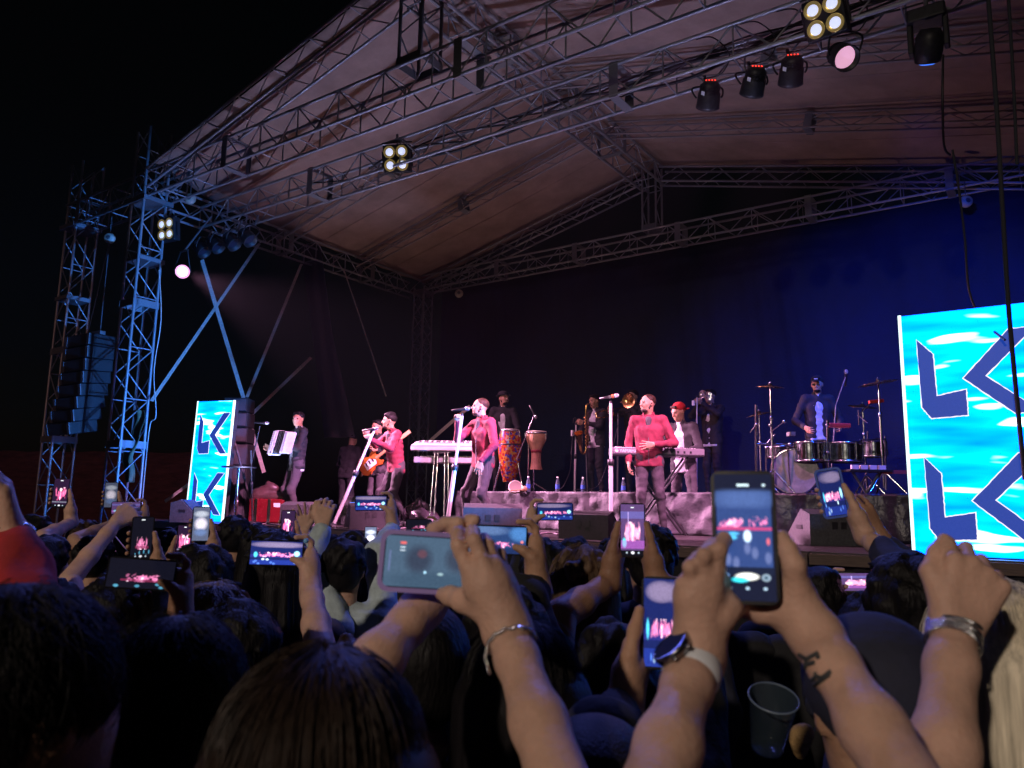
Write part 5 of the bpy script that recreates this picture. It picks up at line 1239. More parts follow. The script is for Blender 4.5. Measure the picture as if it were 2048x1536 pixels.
# ================================================================ phones
def raster(kind, w, h, seed):
    rg_ = np.random.default_rng(seed); img = np.zeros((h, w, 3)); yy, xx = np.mgrid[0:h, 0:w]; u = (xx + .5) / w; v = 1 - (yy + .5) / h   # v up
    def rect(x0, x1, y0, y1, c, a=1.0):
        m = ((u > x0) & (u < x1) & (v > y0) & (v < y1))[..., None]; img[:] = np.where(m, img * (1 - a) + np.array(c) * a, img)
    def blob(x, y, rx, ry, c, a=1.0, p=2.0):
        d = ((u - x) / rx) ** 2 + ((v - y) / ry) ** 2; k = np.clip(1.3 - d, 0, 1)[..., None] * a; img[:] = img * (1 - k) + np.array(c) * k
    asp = w / h
    def figures(n, x0, x1, y, s, c=(1.0, .25, .55), seed2=0):
        gx = np.clip((u - x0) / (x1 - x0), 0, .999); gy = np.clip((v - (y - 1.1 * s)) / (2.4 * s), 0, .999)
        m = (u > x0) & (u < x1) & (v > y - 1.1 * s) & (v < y + 1.3 * s)
        def lat(cx_, cy_):
            q = rg_.random((cy_ + 2, cx_ + 2)); X_ = gx * cx_; Y_ = gy * cy_; i0 = X_.astype(int); j0 = Y_.astype(int); fx = X_ - i0; fy = Y_ - j0
            return (q[j0, i0] * (1 - fx) + q[j0, i0 + 1] * fx) * (1 - fy) + (q[j0 + 1, i0] * (1 - fx) + q[j0 + 1, i0 + 1] * fx) * fy
        N = lat(int(n * 1.6), 2) * .55 + lat(n * 4, 5) * .45
        env = np.exp(-((v - y) / (1.0 * s)) ** 2) * np.clip(np.minimum(gx, 1 - gx) * 8, 0, 1)
        k = np.clip((N * (.45 + .75 * env) - .34) * 5, 0, 1) * m
        hot = np.clip((N - .62) * 6, 0, 1)[..., None]
        col_ = np.array(c) * (1 - hot) + np.array((1.25, .95, 1.15)) * hot
        img[:] = img * (1 - k[..., None]) + col_ * k[..., None]
    if kind == 'wide':
        img[:] = (.008, .015, .10)
        for i in range(5): blob(rg_.uniform(.2, .8), .85, .35, .12, (.22, .17, .30), .6)
        rect(0, 1, .30, .42, (.03, .03, .25), .6)
        figures(9, .12, .88, .42, .09); blob(.9, .48, .06, .12, (.5, 1.1, 1.3)); blob(.1, .42, .04, .12, (.1, .7, 1.0))
        for i in range(9): blob(rg_.uniform(.05, .95), rg_.uniform(.03, .28), .03, .05, (.15, .35, 1.0) if i % 3 else (.8, 1.1, 1.2), .9)
        rect(0, 1, 0, .2, (.02, .05, .4), .5)
    elif kind == 'dark':
        img[:] = (.006, .006, .014)
        figures(5, .25, .8, .36, .13); rect(.2, .85, .24, .3, (.3, .03, .1), .6)
        for i in range(5): blob(rg_.uniform(.1, .9), rg_.uniform(.05, .2), .04, .05, (.1, .4, .6), .8)
    elif kind == 'one':
        img[:] = (.02, .008, .03); figures(3, .08, .92, .45, .2, (1.0, .15, .4)); blob(rg_.uniform(.4, .6), .62, .1, .06, (1.3, .85, .95)); x_ = rg_.uniform(.3, .6); rect(x_, x_ + .05, .25, .62, (1.2, .8, 1.0), .8); rect(0, 1, .16, .2, (.3, .3, .4), .5)
    elif kind == 'bright':
        img[:] = (.10, .05, .16); figures(3, .15, .85, .45, .16, (1.3, .45, .75)); rect(0, 1, .72, .86, (.14, .12, .4), .8); blob(.15, .25, .1, .1, (.1, .8, .9)); rect(.3, .34, .3, .85, (.7, .5, 1.0), .6); rect(0, 1, .14, .3, (.5, .12, .6), .5)
    elif kind == 'white':
        img[:] = (.15, .18, .3); blob(.5, .5, .4, .2, (1.2, 1.1, 1.3)); blob(.5, .8, .45, .1, (.7, .75, .9)); blob(.5, .25, .4, .12, (.2, .3, .6))
    elif kind == 'ghost':
        img[:] = (.055, .095, .15)
        blob(.33, .55, .14, .3, (.025, .03, .055), .8); blob(.72, .6, .14, .3, (.03, .035, .06), .8); blob(.36, .66, .05, .09, (.12, .05, .07), .8); blob(.70, .68, .04, .07, (.14, .06, .06), .7)
        blob(.9, .55, .1, .35, (.12, .22, .42), .6); blob(.5, .12, .5, .2, (.03, .06, .10), .6); blob(.4, .3, .015, .03, (.4, .7, .9)); blob(.55, .28, .03, .03, (.3, .45, .5))
        rect(.14, .2, .84, .89, (.7, .12, .12)); rect(.14, .19, .76, .79, (.5, .6, .7)); rect(.14, .19, .70, .73, (.5, .6, .7)); rect(.04, .06, .3, .7, (.12, .15, .3), .7); rect(.9, .97, .06, .18, (.4, .45, .5)); rect(.91, .96, .08, .16, (.03, .04, .05))
    elif kind == 'band':
        img[:] = (.02, .05, .16); blob(.3, .85, .4, .2, (.12, .2, .4), .7); figures(7, .1, .8, .32, .1); rect(0, 1, 0, .2, (.01, .02, .08), .8); blob(.93, .45, .03, .06, (.9, .2, .15)); blob(.9, .75, .2, .3, (.08, .25, .6), .7)
    elif kind == 'big':
        img[:] = (.008, .010, .028)
        rect(.03, .97, .26, .86, (.03, .06, .20)); 
        for i in range(4): blob(.2 + .2 * i, .80, .3, .08, (.08, .14, .36), .5)
        figures(5, .06, .50, .60, .035); figures(4, .55, .92, .61, .035); rect(.03, .97, .545, .57, (.55, .06, .20), .9)
        blob(.55, .50, .07, .05, (.9, 1.2, 1.5)); blob(.28, .49, .10, .02, (.1, .6, 1.0)); blob(.3, .52, .12, .015, (.1, .5, .9)); blob(.12, .42, .03, .05, (.5, .8, 1.1)); blob(.9, .46, .03, .03, (.8, .15, .2))
        for i in range(5): blob(rg_.uniform(.15, .9), rg_.uniform(.28, .45), .06, .05, (.16, .2, .42), .7)
        rect(.03, .97, .20, .26, (.01, .015, .04))
        blob(.52, .185, .20, .030, (1.5, 1.5, 1.4)); blob(.40, .160, .15, .022, (.05, .9, 1.1)); blob(.84, .18, .075, .028, (.45, .6, .75)); blob(.84, .18, .05, .018, (.05, .1, .15)); blob(.17, .19, .05, .02, (.2, .4, .8))
        for x in (.22, .52, .82): blob(x, .095, .035, .012, (.5, .7, .9))
        rect(.40, .60, .90, .918, (.7, .9, 1.0)); blob(.86, .91, .03, .012, (.7, .9, 1.0))
    if kind in ('dark', 'bright', 'one') and h > w:
        rect(.42, .58, .93, .95, (.8, .85, .9)); rect(0, 1, 0, .1, (.003, .003, .006)); blob(.5, .06, .08, .03, (.9, .9, 1.0)); blob(.25, .06, .04, .02, (.5, .6, .7)); blob(.75, .06, .04, .02, (.5, .6, .7))
    
    return np.clip(img * rg_.uniform(.8, 1.15, (h, w, 1)), 0, 1.6)
PHONEB = mat('black phone body', (.012, .012, .014), .25, noise=.2)
def phone(label, px, py, d, kind, roll=0, land=False, size=(.074, .152), case=None, yaw=0, pitch=0, bright=1.0, seed=1, res=44, bezel=.004):
    c = D(px, py, d); ez = -(ray(px, py)).normalized()
    ex = (CR - ez * CR.dot(ez)).normalized(); ey = ez.cross(ex)
    Rr = frame3(ex, ey, ez) @ Matrix.Rotation(math.radians(roll), 3, 'Z') @ Matrix.Rotation(math.radians(yaw), 3, 'Y') @ Matrix.Rotation(math.radians(pitch), 3, 'X')
    w, h = (size[1], size[0]) if land else size
    T = thing('phone', label, 'phone', c, 0, 'phones held up by the crowd')
    Q = lambda x, y, z: c + Rr @ Vector((x, y, z))
    rnd = .011
    def rr_poly(w2, h2, r_):
        out = []
        for (cx, cy, a0) in ((w2 - r_, h2 - r_, 0), (-w2 + r_, h2 - r_, 90), (-w2 + r_, -h2 + r_, 180), (w2 - r_, -h2 + r_, 270)):
            for k in range(5): a = math.radians(a0 + 22.5 * k); out.append((cx + r_ * math.cos(a), cy + r_ * math.sin(a)))
        return out
    MB().prism(rr_poly(w / 2, h / 2, rnd), -.0045, .0040, Q).build('body', PHONEB, T)
    if case:
        g_ = .0045
        outer = rr_poly(w / 2 + g_, h / 2 + g_, rnd + g_); inner = rr_poly(w / 2 - .002, h / 2 - .002, rnd)
        n = len(outer); mb = MB()
        vs = [Q(u, v, .0055) for u, v in outer] + [Q(u, v, .0055) for u, v in inner] + [Q(u, v, -.007) for u, v in outer] + [Q(u, v, .0035) for u, v in inner]
        fs = [(i, (i + 1) % n, n + (i + 1) % n, n + i) for i in range(n)] + [(2 * n + i, 2 * n + (i + 1) % n, (i + 1) % n, i) for i in range(n)] + [(n + i, n + (i + 1) % n, 3 * n + (i + 1) % n, 3 * n + i) for i in range(n)] + [tuple(range(2 * n, 3 * n))[::-1]]
        mb.add(vs, fs); mb.build('case', case, T)
    nx, ny = (int(res * w / min(w, h)), int(res * h / min(w, h)))
    img = raster(kind, nx, ny, seed) * bright
    bx, by = w / 2 - bezel, h / 2 - bezel
    xs = np.linspace(-bx, bx, nx + 1); ys = np.linspace(by, -by, ny + 1)
    vs = [Q(x, y, .0044) for y in ys for x in xs]
    fs = [(j * (nx + 1) + i, (j + 1) * (nx + 1) + i, (j + 1) * (nx + 1) + i + 1, j * (nx + 1) + i + 1) for j in range(ny) for i in range(nx)]
    me = bpy.data.meshes.new('screen'); me.from_pydata(vs, [], fs)
    ca = me.color_attributes.new('pic', 'FLOAT_COLOR', 'CORNER')
    cols = np.ones((ny * nx, 4, 4), np.float32); cols[:, :, :3] = img.reshape(-1, 1, 3)
    ca.data.foreach_set('color', cols.ravel()); me.update()
    obj('screen', me, T, screen_mat())
    MB().lathe([(0, -.0046), (.012, -.0046), (.012, -.0062), (0, -.0063)], Q(-w * .3 if not land else -w * .4, h * .4 if not land else h * .28, 0), Rr, 14).build('camera_lens', PLASTIC, T)
    return Q

# ================================================================ crowd bodies
def poly_prims(pts, r0, r1, k=.004):
    n = len(pts) - 1
    return [cone(pts[i], pts[i + 1], r0 + (r1 - r0) * i / n, r0 + (r1 - r0) * (i + 1) / n, k) for i in range(n)]
def grip_portrait(Q, s, z=0.0):
    """hand on the s side (+1 right as seen) of an upright phone; thumb along the edge, fingers behind"""
    q = lambda x, y, zz: np.array(Q(s * x, y, zz))
    w = q(.068, -.150, -.004)
    P = [cone(w, q(.060, -.085, .004), .027, .024, .02), cone(w, q(.052, -.04, -.02), .026, .018, .02), cone(w, q(.042, -.085, -.024), .025, .017, .02), cone(q(.06, -.085, .002), q(.045, -.06, -.02), .02, .02, .02)]
    for i, (y0, y1) in enumerate(((-.022, .012), (-.043, -.012), (-.064, -.036), (-.084, -.058))):
        P += poly_prims([q(.052 - .004 * i, y0, -.020), q(.030, y0 + .012, -.027), q(-.005, y1, -.025), q(-.034, y1 + .004, -.019), q(-.0425, y1 + .005, -.006), q(-.0435, y1 + .004, .004)], .0098 - .0006 * i, .0078)
    P += poly_prims([q(.060, -.095, .008), q(.056, -.055, .016), q(.048, -.015, .016), q(.040, .018, .0125)], .0155, .009, .01)
    return w, P
def grip_land(Q, s, z=0.0):
    """hand at the s end of a phone held sideways: index over the top, thumb across the front, rest behind"""
    q = lambda x, y, zz: np.array(Q(s * x, y, zz))
    w = q(.108, -.125, .0)
    P = [cone(w, q(.098, -.055, .006), .027, .024, .02), cone(w, q(.098, -.005, -.018), .026, .018, .02), cone(w, q(.09, -.045, -.022), .025, .018, .02), cone(q(.098, -.03, .0), q(.095, .0, -.012), .02, .018, .02)]
    P += poly_prims([q(.098, .004, -.012), q(.097, .034, -.014), q(.080, .0485, -.006), q(.052, .047, .001)], .0098, .008)
    for i, y in enumerate((.012, -.010, -.030)):
        P += poly_prims([q(.096, y - .012, -.02), q(.082, y, -.03), q(.05, y + .003, -.028), q(.025, y, -.017)], .0095 - .0006 * i, .0078)
    P += poly_prims([q(.098, -.065, .012), q(.088, -.040, .018), q(.068, -.024, .0165), q(.046, -.016, .0135)], .0150, .009, .01)
    return w, P
def arm_to(w, elbow, r_w=.026, r_e=.040):
    return [cone(w, w + (elbow - w) * .2, r_w, r_w * 1.05, .02), cone(w + (elbow - w) * .2, w + (elbow - w) * .6, r_w * 1.05, (r_w + r_e) * .52, .02), cone(w + (elbow - w) * .6, elbow, (r_w + r_e) * .52, r_e, .02)]
def merge_meshes(name, a, b):
    me = bpy.data.meshes.new(name)
    va = np.empty(len(a.vertices) * 3, np.float32); a.vertices.foreach_get('co', va); vb = np.empty(len(b.vertices) * 3, np.float32); b.vertices.foreach_get('co', vb)
    la = np.empty(len(a.loops), np.int32); a.loops.foreach_get('vertex_index', la); lb = np.empty(len(b.loops), np.int32); b.loops.foreach_get('vertex_index', lb)
    v = np.concatenate([va, vb]); l = np.concatenate([la, lb + len(a.vertices)])
    me.vertices.add(len(v) // 3); me.vertices.foreach_set('co', v); me.loops.add(len(l)); me.loops.foreach_set('vertex_index', l)
    n = len(l) // 4; me.polygons.add(n); me.polygons.foreach_set('loop_start', np.arange(0, 4 * n, 4, dtype=np.int32))
    try: me.polygons.foreach_set('loop_total', np.full(n, 4, np.int32))
    except Exception: pass
    me.polygons.foreach_set('use_smooth', np.ones(n, bool)); me.update(); me.validate()
    bpy.data.meshes.remove(a); bpy.data.meshes.remove(b)
    return me
def hair_short(c, R_, s=1.0): return [ell(c + R_ @ V(0, -.02, .035), V(.086, .103, .096) * s, R_, .02), ell(c + R_ @ V(0, -.05, -.03), V(.072, .06, .06) * s, R_, .03)]
def hair_crop(c, R_, s=1.0): return [ell(c + R_ @ V(0, -.02, .045), V(.082, .1, .090) * s, R_, .02), ell(c + R_ @ V(0, -.055, -.02), V(.062, .05, .05) * s, R_, .03)]
def hair_long(c, R_, s=1.0, L=.42, plain=False):
    P = [ell(c + R_ @ V(0, -.015, .030), V(.092, .110, .103) * s, R_, .03)]
    for i, a in enumerate(np.linspace(-2.2, 2.2, 9)):
        x, y = math.sin(a) * .075, -math.cos(a) * .085 - .01
        p0 = c + R_ @ V(x, y, .0); p1 = c + R_ @ V(x * 1.25, y * 1.0 - .005, -.2); p2 = c + R_ @ V(x * 1.35 + .02 * math.sin(i * 2.1), y * .95 - .01 + .012 * math.sin(i * 5), -L + .07 * math.sin(i * 1.7))
        P += [cone(p0, p1, .040 if plain else .036, .038 if plain else .033, .05 if plain else .03), cone(p1, p2, .036 if plain else .033, .016, .05 if plain else .02)]
        for j in (() if plain else (0, 1)):
            o_ = V(.018 * math.sin(i * 3 + j * 2), -.02 + .016 * math.cos(i * 2 + j), 0); q1 = p1 + R_ @ o_; q2 = p2 + R_ @ (o_ * 1.5 + V(0, 0, .05 * math.sin(i + j * 3)))
            P += [cone(p0 + R_ @ (o_ * .8 + V(0, 0, -.03)), q1, .018, .019, .006), cone(q1, q2, .019, .005, .006)]
    return P
def strands(name, c, R_, parent, base, m, n=260, L=.0, seed=0, s=1.0, rad=.0006):
    """fine hair lying over the head shape; L > 0 lets it hang down"""
    rg_ = np.random.default_rng(seed); k = s * (1.0 + rg_.gamma(1.2, .012, (n, 1)) + (rg_.random((n, 1)) < .04) * rg_.uniform(.02, .12, (n, 1))); M_ = 14 if L > 0 else 7
    t = np.linspace(0, 1, M_)[None, :]
    az = rg_.uniform(-2.9, 2.9, (n, 1)); cl_ = np.sort(rg_.uniform(-2.95, 2.95, 70)); clump = cl_[np.abs(az - cl_[None, :]).argmin(1)][:, None]; wv = rg_.normal(0, 1, (n, 1))
    if L > 0:
        th = np.minimum(t / .42, 1); e0 = 1.52 - rg_.uniform(0, 1, (n, 1)) ** 1.5 * 1.1; el = e0 - (e0 + .12) * th ** .9
        a = az + (clump - az) * .3 * t * rg_.uniform(.2, 1, (n, 1)) + .12 * np.sin(az * 5 + 1) * t + rg_.normal(0, .04, (n, 1)) * t; dn = np.maximum(t - .42, 0) / .58
        ln = L * rg_.uniform(.65, 1.12, (n, 1)); fl = 1 + dn * rg_.uniform(.0, .32, (n, 1))
        x = np.sin(a) * np.cos(el) * .093 * k * fl + .010 * wv * dn * np.sin(dn * 5 + az * 3); y = -np.cos(a) * np.cos(el) * .111 * k * (1 + dn * .06) + .008 * wv * dn; z = np.sin(el) * .104 * k - dn * ln
        P = np.stack([x, y - .015, z + .03], -1)
    else:
        e0 = np.arcsin(rg_.uniform(-.25, .99, (n, 1))); ln = rg_.uniform(.25, .62, (n, 1)); sw = rg_.normal(.25, .25, (n, 1))
        el = e0 - ln * t; a = az + sw * t * .5; lift = 1 + .05 * np.sin(t * 3.0) * rg_.uniform(.2, 1.3, (n, 1))
        P = np.stack([np.sin(a) * np.cos(el) * .087 * k * lift, -np.cos(a) * np.cos(el) * .104 * k * lift - .02, np.sin(el) * .097 * k * lift + .035], -1)
    P = P @ R_.T + (c - np.array(base)); T_ = np.gradient(P, axis=1); T_ /= np.linalg.norm(T_, axis=2, keepdims=True) + 1e-9
    ref = P - (c - np.array(base)); U_ = np.cross(T_, ref); U_ /= np.linalg.norm(U_, axis=2, keepdims=True) + 1e-9; W_ = np.cross(U_, T_)
    rr = (rad * (1 - .75 * t ** 3))[..., None]
    ring = np.stack([P + (U_ * math.cos(q) + W_ * math.sin(q)) * rr for q in (0, 2.094, 4.189)], 2)      # n, M, 3, 3
    vs = ring.reshape(-1, 3); i = np.arange(n)[:, None, None] * M_ * 3 + np.arange(M_ - 1)[None, :, None] * 3; q0 = np.arange(3)[None, None, :]; q1 = (q0 + 1) % 3
    Q_ = np.stack([i + q0, i + q1, i + 3 + q1, i + 3 + q0], -1).reshape(-1, 4)
    me = bpy.data.meshes.new(name); me.vertices.add(len(vs)); me.vertices.foreach_set('co', vs.astype(np.float32).ravel()); me.loops.add(Q_.size); me.loops.foreach_set('vertex_index', Q_.astype(np.int32).ravel())
    me.polygons.add(len(Q_)); me.polygons.foreach_set('loop_start', np.arange(0, Q_.size, 4, dtype=np.int32))
    try: me.polygons.foreach_set('loop_total', np.full(len(Q_), 4, np.int32))
    except Exception: pass
    me.polygons.foreach_set('use_smooth', np.ones(len(Q_), bool)); me.update()
    o = obj(name, me, parent, m); o.matrix_parent_inverse = Matrix.Identity(4); o['kind'] = 'stuff'; return o
ARMLOG = []
def tufts(c, R_, n, seed, s=1.0, lo=-.3, out=.35, ln=.04):
    rg_ = np.random.default_rng(seed); P = []
    for i in range(n):
        az = rg_.uniform(-2.6, 2.6); el = math.asin(rg_.uniform(lo, .98)); u = V(math.sin(az) * math.cos(el), -math.cos(az) * math.cos(el), math.sin(el))
        p = u * V(.086, .103, .096) * s * .97 + V(0, -.02, .035) * s
        tz = V(0, 0, -1) + u * u[2]; tz = tz / (np.linalg.norm(tz) + .05); sd = np.cross(u, tz)
        q = p + (tz * rg_.uniform(.4, 1) + u * out * rg_.uniform(0, 1.3) + sd * rg_.uniform(-.6, .6)) * ln * s
        P.append(cone(c + R_ @ p, c + R_ @ q, .017 * s, .005 * s, .010))
    return P
def crowd(label, head, hairf, hairm, top, arms=(), skin=SKIN, yaw=0, group='people in the crowd', strand=0, L=.42, face=False, sz=1.0, hvox=.009, pitch=0, ext=None, shirt_name='top', strandm=None):
    hc = np.array(D(*head)); base = Vector((hc[0], hc[1], 0)); b3 = np.array(base)
    f = FH.copy(); f.rotate(Matrix.Rotation(math.radians(yaw * .4), 3, 'Z')); f = np.array(f); rt = np.array([f[1], -f[0], 0])
    hf = FH.copy(); hf.rotate(Matrix.Rotation(math.radians(yaw), 3, 'Z')); hf = np.array(hf); hrt = np.array([hf[1], -hf[0], 0])
    R_ = np.stack([hrt, hf, V(0, 0, 1)], 1) @ rotm(0, pitch)
    neck = hc + V(0, 0, -.14) - hf * .02; sh = neck + V(0, 0, -.07); chest = neck + V(0, 0, -.24); hip = V(neck[0], neck[1], neck[2] * .62) - f * .02
    B = [cone(hip, chest, .10, .10, .03), cone(chest, neck, .09, .058, .03), cone(neck, hc - V(0, 0, .05), .056, .054, .02)] + head_prims(hc, R_, 1.0 * sz, face)
    for sg in (-1, 1):
        h0 = hip + rt * sg * .09; B += [cone(h0, V(h0[0], h0[1], .48), .08, .05, .03), cone(V(h0[0], h0[1], .48), V(h0[0], h0[1], .06), .05, .04, .02), cone(V(h0[0], h0[1], .05) - f * .04, V(h0[0], h0[1], .04) + f * .14, .038, .032, .02)]
    fine = []; C = []
    C += [cone(hip + V(0, 0, -.04) + rt * sg * .075, chest + rt * sg * .09, .115, .125, .04) for sg in (-1, 1)] + [cone(sh - rt * .15, sh + rt * .15, .075, None, .04), cone(chest, neck - V(0, 0, .03), .115, .065, .04)]
    free = {-1, 1}
    for a in arms:
        w = np.array(a['w'], float); e = np.array(D(*a['el']), float) if len(a['el']) == 3 else np.array(a['el']); sg = a.get('sg', 1); free.discard(sg)
        sp = sh + rt * sg * .18
        ARMLOG.append((label[:30], round(float(np.linalg.norm(w - e)), 2), round(float(np.linalg.norm(e - sp)), 2), round(float(hc[2]), 2)))
        rw = a.get('rw', .026); re = a.get('re', .040)
        B += [cone(sp, e, .05, re, .03)]; fine += arm_to(w, e, rw, re) + a['P']
        s0 = a.get('sleeve', None)   # where on the forearm (0 wrist .. 1 elbow) the cloth starts; above 1 on the upper arm
        if s0 is not None:
            if s0 < 1: C += [cone(w + (e - w) * s0, e, rw * 1.35 + .010, re + .018, .02), cone(e, sp, re + .018, .066, .03)]
            else: p = e + (sp - e) * (s0 - 1); C += [cone(p, sp, .058, .068, .03)]
        else: C += [cone(e + (sp - e) * .55, sp, .058, .068, .03)]
    for sg in free:
        sp = sh + rt * sg * .18; e = sp + rt * sg * .06 + V(0, 0, -.28) - f * .03; w = e + V(0, 0, -.22) + f * .10
        B += [cone(sp, e, .05, .04, .03), cone(e, w, .038, .028, .02), cone(w, w + V(0, 0, -.12) + f * .03, .03, .022, .02)]
        C += [cone(sp, e, .066, .056, .03), cone(e, w, .054, .04, .02)]
    def sft(P):
        return [(p[0], p[1] - b3, p[2] - b3, p[3], p[4], p[5]) if p[0] == 'c' else (p[0], p[1] - b3, *p[2:]) for p in P]
    me = sdf_mesh('body', sft(B), .014)
    if fine: me = merge_meshes('body', me, sdf_mesh('arm', sft(fine), arms[0].get('vox', .004)))
    o = obj('person', me, None, skin, label, 'person', group); o.location = base
    I4 = Matrix.Identity(4)
    def part(nm, prims, m, vx=.014):
        q = obj(nm, sdf_mesh(nm, sft(prims), vx), o, m); q.matrix_parent_inverse = I4; return q
    tp_ = part(shirt_name, C, top); crease(tp_.data, .010, int(abs(head[0])))
    if hairf:
        hp = hairf(hc, R_, sz, L, head[2] < 1.5) if hairf is hair_long else hairf(hc, R_, sz)
        near = head[2] < 1.5
        if not near and hairf is not None: hp = hp + (tufts(hc, R_, 46, int(abs(head[0])) + 3, sz) if hairf is not hair_long else tufts(hc, R_, 30, int(abs(head[0])) + 3, sz * 1.05, -.1, .18, .06))
        part('hair', hp, hairm, hvox)
        if strand: strands('hair_strands', hc, R_, o, base, strandm or hairm, strand, L if hairf is hair_long else 0, seed=int(abs(hc[0] * 1000)) % 999, s=sz, rad=.0006 if near else .0011)
    if ext: ext(o, part, hc, R_, base)
    return o
def band_on(o, base, w, e, t, rad, m, name='bracelet', width=.006, tilt=0, thick=.004):
    w = Vector(w); e = Vector(e); c = w.lerp(e, t); ax_ = (e - w).normalized(); r = aim(ax_) @ Matrix.Rotation(math.radians(tilt), 3, 'X')
    b = MB(); b.lathe([(rad, -width), (rad + thick, -width * .6), (rad + thick, width * .6), (rad, width)], c - base, r, 28); q = b.build(name, m, o); q.matrix_parent_inverse = Matrix.Identity(4); return q, c, r
# ================================================================ crowd: who stands where
HB2 = mat('long black hair', spec=.22, color=(.007, .006, .007), rough=.5, noise=.5, nscale=30, bump=.3, bscale=110, stretch=(3, 3, .15))
HBR2 = mat('long brown hair', spec=.22, color=(.022, .012, .008), rough=.5, noise=.55, nscale=30, bump=.10, bscale=110, stretch=(3, 3, .15))
HBL2 = mat('long blond streaked hair', spec=.22, color=(.16, .10, .06), rough=.5, color2=(.04, .022, .014), nscale=24, bump=.3, bscale=110, stretch=(3, 3, .2))
HBLN = mat('pale blond hair', spec=.22, color=(.74, .66, .50), rough=.5, noise=.35, nscale=30, bump=.3, bscale=110, stretch=(3, 3, .2))
TBLK = fab('black crowd top', (.012, .012, .014)); TNAVY = fab('navy crowd top', (.02, .022, .045)); TRED = fab('red hoodie', (.34, .02, .025)); TDEN = fab('pale denim jacket', (.46, .56, .60)); TGRY = fab('grey hoodie', (.07, .07, .08)); TBR = fab('brown top', (.07, .045, .035)); TWHT = fab('white top', (.55, .55, .55))
PURP = mat('purple silicone phone case', (.36, .26, .66), .5, noise=.1)
BLUEC = mat('blue phone case', (.03, .10, .55), .4)
SILB = mat('silver bracelet', (.8, .8, .82), .2, 1.0, bump=.5, bscale=300)
A = np.array
def Dn(x, y, d): return A(D(x, y, d))
def chain(pts): return [Dn(*p) for p in pts]

# ---- the big upright phone, two hands, white strap watch and tattoo
QB = phone('largest phone, upright, filming the band between two hands with a watch', 1489, 1073, .92, 'big', roll=-1, seed=5, res=96, size=(.0745, .156), pitch=-4)
wR = Dn(1632, 1272, .90); eR = (1840, 1610, .70)
PR = [cone(wR, Dn(1592, 1205, .915), .026, .022, .02), cone(wR, Dn(1565, 1220, .93), .025, .017, .02), cone(Dn(1592, 1205, .915), Dn(1588, 1160, .915), .022, .017, .02), cone(Dn(1560, 1215, .93), Dn(1555, 1160, .95), .02, .018, .02)]
PR += poly_prims(chain([(1592, 1170, .905), (1588, 1130, .900), (1575, 1100, .905), (1564, 1074, .912)]), .0145, .0088, .008)
PR += poly_prims(chain([(1556, 1222, .925), (1520, 1226, .93), (1490, 1216, .93), (1472, 1209, .925)]), .0130, .009, .008)
for i, yy_ in enumerate((1075, 1110, 1148)):
    PR += poly_prims(chain([(1575, yy_ + 40, .95), (1545, yy_ + 10, .965), (1500, yy_, .965), (1455, yy_, .955)]), .0098, .008)
wL = Dn(1392, 1316, .90); eL = (1290, 1640, .70)
PL = [cone(wL, Dn(1382, 1190, .90), .026, .018, .02), cone(wL, Dn(1410, 1185, .90), .026, .019, .02), cone(wL, Dn(1434, 1215, .915), .024, .018, .02), cone(Dn(1385, 1190, .90), Dn(1398, 1142, .897), .019, .0120, .015), cone(Dn(1412, 1185, .9), Dn(1422, 1132, .897), .019, .0120, .015), cone(Dn(1438, 1215, .915), Dn(1440, 1160, .915), .018, .012, .015)]
PL += poly_prims(chain([(1432, 1142, .895), (1439, 1098, .886), (1448, 1078, .905), (1456, 1084, .945), (1478, 1096, .955)]), .0100, .0078, .002)
PL += poly_prims(chain([(1406, 1150, .895), (1409, 1110, .884), (1424, 1092, .900), (1442, 1104, .942), (1464, 1122, .955)]), .0102, .0080, .002)
PL += poly_prims(chain([(1386, 1168, .897), (1381, 1134, .887), (1397, 1116, .905), (1430, 1136, .945), (1460, 1150, .955)]), .0098, .0078, .002)
PL += poly_prims(chain([(1373, 1196, .902), (1364, 1168, .895), (1378, 1150, .915), (1422, 1170, .95), (1455, 1178, .955)]), .0088, .0072, .002)
for kx_, ky_ in ((1432, 1145), (1406, 1152), (1387, 1170), (1375, 1197)): PL.append(cone(Dn(1393 + (kx_ - 1400) * .3, 1285, .884), Dn(kx_, ky_, .890), .006, .0085, .010))
PL += poly_prims(chain([(1432, 1250, .90), (1448, 1230, .895), (1462, 1216, .90), (1478, 1212, .915)]), .0150, .009, .01)
